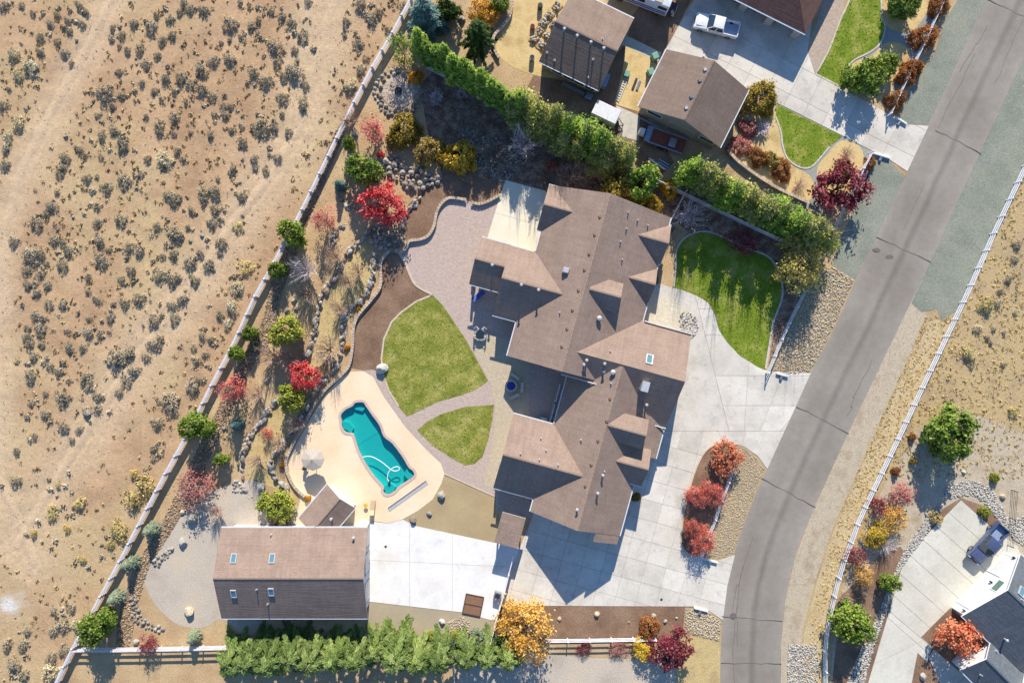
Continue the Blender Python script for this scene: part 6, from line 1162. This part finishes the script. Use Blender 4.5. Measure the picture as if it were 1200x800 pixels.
# ------------------------------------------------------------------ vehicles
plain('plank_red', S(150, 84, 66), .7); plain('chrome', S(190, 192, 196), .2, .9); plain('lamp_red', S(170, 30, 28), .3); plain('lamp_clear', S(226, 230, 232), .15); plain('bed_liner', S(60, 60, 64), .7); plain('bed_blue', S(150, 168, 196), .45)
def add_wheel(root, x, y, r=.4, wdt=.26, rim='chrome'):
    mb = MB(); s = 1 if y > 0 else -1
    mb.tube([(x, y-wdt/2, r), (x, y-wdt/2+.04, r), (x, y+wdt/2-.04, r), (x, y+wdt/2, r)], [r*.9, r, r, r*.9], 20); wh = mb.build('wheel', M['rubber'], root)
    mb = MB(); mb.tube([(x, y+s*(wdt/2-.02), r), (x, y+s*(wdt/2+.015), r)], [r*.62, r*.58], 16); mb.build('rim', M[rim], wh)
    return wh
def pickup(name, label, px, py, heading, paint, bed):
    root = empty(name, label=label, cat='pickup truck'); p = W(px, py, 1.0); root.location = (p.x, p.y, .05); root.rotation_euler.z = heading; pm = M[paint]
    def side(pts, y0, y1): 
        n = len(pts); v = [(x, y0, z) for x, z in pts]+[(x, y1, z) for x, z in pts]; return v, [tuple(range(n)), tuple(range(2*n-1, n-1, -1))]+[(i, n+i, n+(i+1) % n, (i+1) % n) for i in range(n)]
    mb = MB(); mb.add(*side([(-.95, .48), (2.72, .48), (2.86, .7), (2.8, 1.0), (2.55, 1.1), (1.2, 1.2), (-.95, 1.2)], -.98, .98)); mb.build('body', pm, root, bevel=.07, smooth=True)
    mb = MB(); mb.box((2.0, 0, 1.15), (1.25, 1.5, .1), 0, 0, .92); mb.build('hood', pm, root, bevel=.04, smooth=True)
    b = [(-.98, -.95), (1.28, -.95), (1.28, .95), (-.98, .95)]; t = [(-.78, -.76), (.5, -.76), (.5, .76), (-.78, .76)]
    mb = MB(); mb.add([(x, y, 1.17) for x, y in b]+[(x, y, 1.76) for x, y in t], [(3, 2, 1, 0), (4, 5, 6, 7)]+[(i, (i+1) % 4, 4+(i+1) % 4, 4+i) for i in range(4)]); cab = mb.build('cab_glass', M['glass'], root)
    mb = MB()
    for (bx, by), (tx, ty) in list(zip(b, t))+[((.1, -.95), (-.1, -.76)), ((.1, .95), (-.1, .76))]: mb.tube([(bx, by, 1.17), (tx, ty, 1.78)], [.07, .055], 6)
    mb.build('pillar', pm, root); mb = MB(); mb.box((-.14, 0, 1.8), (1.38, 1.6, .11), 0, 0, .96); mb.build('cab_roof', pm, root, bevel=.04, smooth=True)
    mb = MB(); mb.box((-1.95, 0, .62), (1.86, 1.8, .1)); mb.build('bed_floor', M[bed], root)
    mb = MB()
    for s in (-1, 1): mb.box((-1.92, s*.93, .82), (1.94, .12, .72))
    mb.box((-.99, 0, .85), (.08, 1.76, .66)); mb.build('bed_wall', pm, root, bevel=.02)
    mb = MB(); mb.box((-2.87, 0, .86), (.1, 1.72, .62)); mb.build('tailgate', pm, root, bevel=.02)
    for x, nm in ((2.9, 'front_bumper'), (-3.0, 'rear_bumper')): mb = MB(); mb.box((x, 0, .55), (.18, 1.86, .2)); mb.build(nm, M['chrome'], root, bevel=.04)
    mb = MB(); mb.box((2.86, 0, .85), (.06, 1.1, .26)); mb.build('grille', M['black'], root)
    for s in (-1, 1):
        mb = MB(); mb.box((2.8, s*.75, .88), (.14, .36, .22)); mb.build('headlight', M['lamp_clear'], root); mb = MB(); mb.box((-2.91, s*.9, .95), (.06, .14, .34)); mb.build('taillight', M['lamp_red'], root)
        mb = MB(); mb.box((1.02, s*1.1, 1.27), (.12, .22, .18)); mb.build('mirror', pm, root, bevel=.02)
        mb = MB(); mb.box((.75, s*.99, 1.02), (.16, .03, .04)); mb.box((-.35, s*.99, 1.02), (.16, .03, .04)); mb.build('door_handle', M['black'], root)
        for x in (1.85, -1.85): add_wheel(root, x, s*.86)
    return root
pickup('pickup_truck', 'white pickup parked half in shade on the upper driveway', 840, 29.5, math.atan2(.245, -.97), 'white_paint', 'bed_blue')
pk = pickup('pickup_truck', 'dark navy pickup parked beside the white house', 1158.5, 637, math.atan2(-.74, -.67), 'navy_paint', 'bed_blue')
# motorhome at the top edge
def at_px(px, py, z): p = W(px, py, z); return (p.x, p.y, 0)
rv = empty('motorhome', at_px(752, -9, 1.8), math.atan2(-.36, .93), label='white motorhome with blue stripes at the top edge', cat='motorhome')
mb = MB(); mb.box((0, 0, 1.85), (8, 2.5, 2.5)); mb.build('body', M['white_paint'], rv, bevel=.12, smooth=True)
for z in (1.1, 1.5): mb = MB(); mb.box((0, -1.26, z), (7.6, .03, .2)); mb.build('stripe', M['navy'], rv)
mb = MB(); mb.box((3.2, -1.26, 2.3), (1.2, .04, .6)).box((0, -1.26, 2.3), (1.6, .04, .6)); mb.build('window', M['glass'], rv)
mb = MB(); mb.box((-1, .2, 3.25), (1.0, .8, .3)); mb.build('air_conditioner', M['door_white'], rv, bevel=.06); mb = MB(); mb.box((2.4, 0, 3.15), (1.0, 2.2, .06)); mb.build('roof_rack', M['tan_cloth'], rv)
mb = MB(); mb.box((4.5, 0, .6), (1.1, 1.8, .12)).bar((4.6, -.6, .7), (4.6, .6, .7), .1, .1).tube([(4.95, -.5, .5), (4.95, -.5, 1.2), (4.95, .5, 1.2), (4.95, .5, .5)], .05, 6); mb.build('rear_rack', M['steel_dark'], rv)
for x in (-2.4, 2.6):
    for y in (-1.1, 1.1): add_wheel(rv, x, y, .42)
# enclosed trailer
tl = empty('covered_trailer', at_px(710.5, 132, 1.9), math.atan2(-14.5, 30), label='white enclosed trailer parked behind the hedge', cat='trailer')
mb = MB(); mb.box((0, 0, 1.25), (3.4, 1.95, 1.75)); mb.build('body', M['white_paint'], tl, bevel=.06, smooth=True)
mb = MB(); mb.box((0, 0, 2.15), (3.36, 1.9, .08), 0, 0, .97); mb.build('roof', M['door_white'], tl, bevel=.03)
mb = MB(); mb.bar((1.7, -.6, .4), (2.7, 0, .4), .08, .1).bar((1.7, .6, .4), (2.7, 0, .4), .08, .1).cyl((2.6, 0, .05), .06, .7, 8); mb.build('hitch', M['steel_dark'], tl)
for s in (-1, 1): add_wheel(tl, -.1, s*.95, .33, .2); mb = MB(); mb.box((-.1, s*1.05, .75), (.9, .22, .06)); mb.build('mudguard', M['steel_dark'], tl)
# plank deck trailer
bt = empty('deck_trailer', at_px(781, 164, .9), math.atan2(-15, 42), label='flat trailer with brown plank deck and blue ends behind the grey garage', cat='trailer')
for k in range(9): mb = MB(); mb.box((.25, -.8+k*.2, .78), (4.5, .185, .05)); mb.build('plank', M['plank_red'], bt)
for s in (-1, 1): mb = MB(); mb.bar((-2.6, s*.98, .78), (2.5, s*.98, .78), .14, .16); mb.build('side_rail', M['bed_blue'], bt); [add_wheel(bt, x, s*1.1, .3, .2) for x in (-.4, .4)]
mb = MB(); mb.box((-2.4, 0, .85), (.75, 2.0, .2)); mb.build('front_board', M['bed_blue'], bt, bevel=.03); mb = MB(); mb.box((-3.3, 0, .75), (.9, 1.0, .8), 0, 0, .7); mb.build('nose_box', M['white_paint'], bt, bevel=.05)
tb = MB(); q = at_px(788, 167.5, 1.0); tb.box((q[0], q[1], 1.0), (.85, 1.15, .35), -.34).box((q[0], q[1], 1.2), (.9, 1.2, .05), -.34); tag(tb.build('storage_box', M['galv'], bevel=.03), 'grey storage box on the plank deck trailer', 'box')
def stick(name, label, cat, a, b, z, wd, ht, mat):
    mb = MB(); A = W(*a); B = W(*b); mb.bar((A.x, A.y, z), (B.x, B.y, z), wd, ht); return tag(mb.build(name, M[mat], bevel=.015), label, cat)
stick('plank', 'long red plank lying by the hedge below the deck trailer', 'plank', (757, 187), (777, 202), .1, .3, .18, 'red_paint'); stick('plank', 'long pale plank beside the red one', 'plank', (760, 186), (779, 199), .1, .25, .18, 'door_white')
for k, nm in enumerate(('upper', 'middle', 'lower')): stick('pipe_length', nm+' of three grey pipes stacked below the deck trailer', 'pipe', (772-k*1, 187+k*3), (784-k, 194+k*3), .1, .18, .16, 'galv')
stick('beam', 'blue-grey beam leaning along the grey garage wall', 'beam', (750, 140), (772, 152), .5, .2, .16, 'bed_blue'); stick('timber', 'dark timber on the sandy strip', 'timber', (746, 92), (741, 105), .08, .28, .16, 'steel_dark'); stick('timber', 'grey timber on the sandy strip', 'timber', (750, 95), (746, 106), .08, .28, .16, 'galv')
ld_ = empty('ladder', label='white ladder lying on the sandy strip beside the workshop', cat='ladder'); A = W(734, 92); B = W(723, 119); d = (B-A); n_ = Vector((-d.y, d.x, 0)).normalized()*.22
for s in (-1, 1): mb = MB(); mb.bar(A+n_*s+Vector((0, 0, .1)), B+n_*s+Vector((0, 0, .1)), .07, .1); mb.build('side_rail', M['door_white'], ld_)
for k in range(10): mb = MB(); c = A+d*((k+.5)/10)+Vector((0, 0, .12)); mb.bar(c-n_, c+n_, .1, .05); mb.build('rung', M['door_white'], ld_)
def bin_(px, py, label):
    r = empty('wheelie_bin', at_px(px, py, .9), .4, label=label, cat='bin'); mb = MB(); mb.box((0, 0, .52), (.66, .7, .95), 0, 0, 1.15); mb.build('body', M['green_plastic'], r, bevel=.05); mb = MB(); mb.box((0, .02, 1.05), (.82, .9, .09), 0, 0, .85); mb.build('lid', M['green_plastic'], r, bevel=.03)
    for s in (-1, 1): mb = MB(); mb.tube([(s*.28, .36, .12), (s*.34, .36, .12)], .12, 12); mb.build('wheel', M['rubber'], r)
bin_(768, 66, 'pale green bin at the upper corner beside the grey garage'); bin_(763, 84.5, 'pale green bin lower beside the grey garage')
# pallets of stone beside the workshop
cols = ['stone', 'stone_tan', 'stone_pale', 'stone', 'stone_tan', 'stone_pale', 'stone', 'stone_tan']
for i, (x, y) in enumerate(((653, 8), (644, 18), (637, 27), (631, 37), (626, 46.5), (634, 54), (650, 30), (642, 42))):
    r = empty('stone_pallet', W(x, y), .9, label=('pallet of %s stone, %s of the row beside the workshop' % ({'stone': 'grey', 'stone_tan': 'tan', 'stone_pale': 'pale'}[cols[i]], ORD[i]+' from the top' if i < 6 else ('upper inner' if i == 6 else 'lower inner'))), cat='pallet', group='pallets of landscaping stone')
    for k in range(5): mb = MB(); mb.box((-.45+k*.225, 0, .14), (.14, 1.1, .03)); mb.build('slat', M['wood_tan'], r)
    for k in range(3): mb = MB(); mb.box((0, -.48+k*.48, .06), (1.05, .1, .12)); mb.build('bearer', M['wood_tan'], r)
    ms = {'stone': ROCKS_LO, 'stone_tan': TAN_LO, 'stone_pale': PALE_LO}[cols[i]]
    for k in range(13): s = rnd.uniform(.3, .5); link('stone', rnd.choice(ms), r, loc=(rnd.uniform(-.4, .4), rnd.uniform(-.4, .4), .13+rnd.uniform(0, .3)), rz=rnd.uniform(0, 6), sc=(s, s, s*.8))
def drum(px, py, mat, label, h=.85, r=.32, nm='drum'):
    o = empty(nm, at_px(px, py, h*.6), label=label, cat=nm); mb = MB(); mb.tube([(0, 0, 0), (0, 0, h*.33), (0, 0, h*.35), (0, 0, h*.66), (0, 0, h*.68), (0, 0, h)], [r, r, r*1.05, r*1.05, r, r], 16); mb.build('body', M[mat], o)
    mb = MB(); mb.cyl((0, 0, h), r*.8, .02, 16); mb.build('top', M['black'], o)
drum(633, 7.5, 'steel_dark', 'dark drum standing in the straw yard'); drum(624, 31.5, 'terracotta', 'orange pot standing beside the stone pallets', .6, .3, 'pot'); drum(623.5, 68, 'galv', 'grey drum at the workshop corner')
cb = MB(); q = at_px(709, 95, .8); cb.box((q[0], q[1], .6), (.7, 1.6, 1.2), -.35).box((q[0], q[1], 1.22), (.78, 1.7, .06), -.35); tag(cb.build('cabinet', M['bed_blue'], bevel=.03), 'pale blue cabinet against the workshop wall', 'cabinet')
cb = MB(); q = at_px(690, 113, .6); cb.box((q[0], q[1], .45), (.9, .9, .9), -.45).cyl((q[0], q[1], .9), .32, .05, 16); tag(cb.build('cooling_unit', M['galv'], bevel=.03), 'square grey cooling unit below the workshop', 'air conditioner')
cb = MB(); q = at_px(735, 86, .5); cb.box((q[0], q[1], .25), (.6, .8, .5), -.3); tag(cb.build('cool_box', M['green_plastic'], bevel=.04), 'teal cool box at the head of the ladder', 'box')
stick('bench', 'long pale bench along the shaded workshop front', 'bench', (659, 99), (684, 112), .45, .5, .1, 'galv')

# ------------------------------------------------------------------ patio furniture
um = empty('parasol', at_px(366, 538, 2.4), label='cream octagonal parasol on the pool deck', cat='parasol'); N8 = 8; Rr = 1.5
for k in range(N8):
    a, b = 2*math.pi*k/N8, 2*math.pi*(k+1)/N8; me = mesh('canopy_panel', [(0, 0, 2.62), (Rr*math.cos(a), Rr*math.sin(a), 2.2), (Rr*math.cos(b), Rr*math.sin(b), 2.2), (0, 0, 2.58), (Rr*math.cos(a), Rr*math.sin(a), 2.16), (Rr*math.cos(b), Rr*math.sin(b), 2.16)], [(0, 1, 2), (5, 4, 3), (1, 4, 5, 2)], [M['canvas']]); link('canopy_panel', me, um)
    mb = MB(); mb.tube([(0, 0, 2.58), (Rr*math.cos(a), Rr*math.sin(a), 2.17)], .02, 5); mb.build('rib', M['wood_brown'], um)
mb = MB(); mb.cyl((0, 0, 0), .04, 2.75, 8); mb.build('pole', M['wood_brown'], um); mb = MB(); mb.cyl((0, 0, .05), .35, .12, 16); mb.build('base', M['steel_dark'], um)
def chair(px, py, rz, mat, label, z=0.04, frame='wood_brown', seat=.44):
    r = empty('chair', at_px(px, py, .6), rz, label=label, cat='chair'); r.location.z = z
    mb = MB(); mb.box((0, 0, seat), (.5, .5, .08)); mb.build('seat', M[mat], r, bevel=.03); mb = MB(); mb.box((-.25, 0, seat+.28), (.07, .48, .5)); mb.build('backrest', M[mat], r, bevel=.03)
    for x in (-.21, .21):
        for y in (-.21, .21): mb = MB(); mb.cyl((x, y, 0), .025, seat, 6); mb.build('leg', M[frame], r)
    for y in (-.27, .27): mb = MB(); mb.bar((-.25, y, seat+.22), (.22, y, seat+.22), .06, .04); mb.build('armrest', M[frame], r)
chair(357.5, 548, 1.0, 'steel_dark', 'dark chair under the cream parasol')
tq = at_px(562.5, 392.5, .7); tb = empty('patio_table', (tq[0], tq[1], .03), label='round glass patio table on the tan paving', cat='table')
mb = MB(); mb.cyl((0, 0, .7), .55, .035, 24); mb.build('tabletop', M['glass'], tb); mb = MB(); mb.cyl((0, 0, 0), .05, .7, 10).cyl((0, 0, 0), .3, .04, 16); mb.build('pedestal', M['steel_dark'], tb)
for (x, y, rz, nm) in ((558.5, 385.5, -.9, 'upper left'), (567.5, 386, -2.3, 'upper right'), (558, 394, .3, 'lower left'), (567, 395, 2.8, 'lower right')): chair(x, y, rz, 'metal_pale', 'pale patio chair at the '+nm+' of the glass table', frame='metal_pale')
def lounger(px, py, rz, mat, label):
    r = empty('sun_lounger', at_px(px, py, .4), rz, label=label, cat='lounger'); r.location.z = .05
    mb = MB(); mb.box((.25, 0, .35), (1.3, .62, .09)); mb.build('seat', M[mat], r, bevel=.03); mb = MB(); mb.bar((-.4, 0, .36), (-.95, 0, .72), .62, .08); mb.build('backrest', M[mat], r)
    for x in (-.6, .8):
        for y in (-.27, .27): mb = MB(); mb.cyl((x, y, 0), .025, .33, 6); mb.build('leg', M['wood_brown'], r)
lounger(436.5, 594, math.pi/2-.1, 'tan_cloth', 'tan sun lounger on the deck beside the pool house'); lounger(561, 346, .7, 'blue_cloth', 'blue sun lounger in the porch shade')
mb = MB(); q = at_px(428.5, 592, .4); mb.cyl((q[0], q[1], .05), .04, .4, 8).cyl((q[0], q[1], .43), .28, .05, 12); tag(mb.build('side_table', M['yellow_paint']), 'small yellowish side table next to the tan lounger', 'table')
# fire pit with three curved benches
fp = empty('fire_pit', at_px(599, 452, .5), label='round fire pit with a navy cover in the courtyard', cat='fire pit'); fp.location.z = .03
mb = MB(); mb.tube([(0, 0, 0), (0, 0, .5), (0, 0, .5)], [.8, .8, .55], 24, cap=False); mb.build('ring', M['block'], fp); mb = MB(); mb.tube([(0, 0, .45), (0, 0, .6), (0, 0, .66)], [.56, .5, .2], 20); mb.build('cover', M['navy'], fp)
for x, y, rz, nm in ((603.5, 441, -.62, 'upper'), (612, 454, math.pi/2-.05, 'right'), (603, 464.5, .42, 'lower')):
    b = empty('stone_bench', at_px(x, y, .4), rz, label='stone bench on the %s side of the fire pit' % nm, cat='bench'); b.location.z = .03
    mb = MB(); mb.box((0, 0, .42), (1.35, .4, .1)); mb.build('seat', M['block'], b, bevel=.02)
    for s in (-1, 1): mb = MB(); mb.box((s*.5, 0, .18), (.2, .34, .38)); mb.build('leg', M['block'], b)
gr = empty('grill', at_px(637, 491, .9), -.27, label='stainless grill standing against the courtyard wall', cat='grill'); gr.location.z = .03
mb = MB(); mb.box((0, 0, .45), (1.3, .6, .85)); mb.build('cart', M['galv'], gr, bevel=.03); mb = MB(); mb.tube([(-.4, 0, .88), (.4, 0, .88)], .26, 14); mb.build('lid', M['metal_pale'], gr); mb = MB(); mb.bar((-.35, -.3, 1.0), (.35, -.3, 1.0), .03, .03); mb.build('handle', M['steel_dark'], gr)
# slatted pit cover on the court
pc = empty('slatted_cover', W(554.5, 708), -.2, label='brown slatted timber cover on the white court corner', cat='pit cover')
for k in range(10): mb = MB(); mb.box((0, -1.17+k*.26, .12), (2.3, .23, .05)); mb.build('slat', M['wood_brown'], pc)
for y in (-1.28, 0, 1.28): mb = MB(); mb.box((0, y*.99, .165), (2.4, .12, .05)); mb.build('batten', M['dark_trim'], pc)
for s in (-1, 1): mb = MB(); mb.box((s*1.16, 0, .17), (.12, 2.5, .05)); mb.build('batten', M['dark_trim'], pc)
hp = empty('heat_pump', at_px(583, 697, .5), -.27, label='grey heat pump unit beside the white dividing fence', cat='heat pump'); mb = MB(); mb.box((0, 0, .48), (.9, .9, .9)); mb.build('casing', M['galv'], hp, bevel=.03); mb = MB(); mb.cyl((0, 0, .93), .34, .03, 16); mb.build('fan_guard', M['steel_dark'], hp)
for x, y, lb in ((452, 640, 'small round drain on the white court'), (775, 702, 'small round drain cover at the lower driveway edge'), (824, 68, 'small square cover on the upper driveway')):
    mb = MB(); p = W(x, y); mb.cyl((p.x, p.y, .03), .16, .035, 14); tag(mb.build('drain_cover', M['steel_dark']), lb, 'drain')
# dark wire fence beside the pickup
rail_fence('thin dark wire fence right of the parked navy pickup', [(1189, 575), (1187, 600), (1184, 640)], .6, 2.4, 1.2, (.3, .6, .9, 1.15), .03, .03, .08, 'steel_dark')
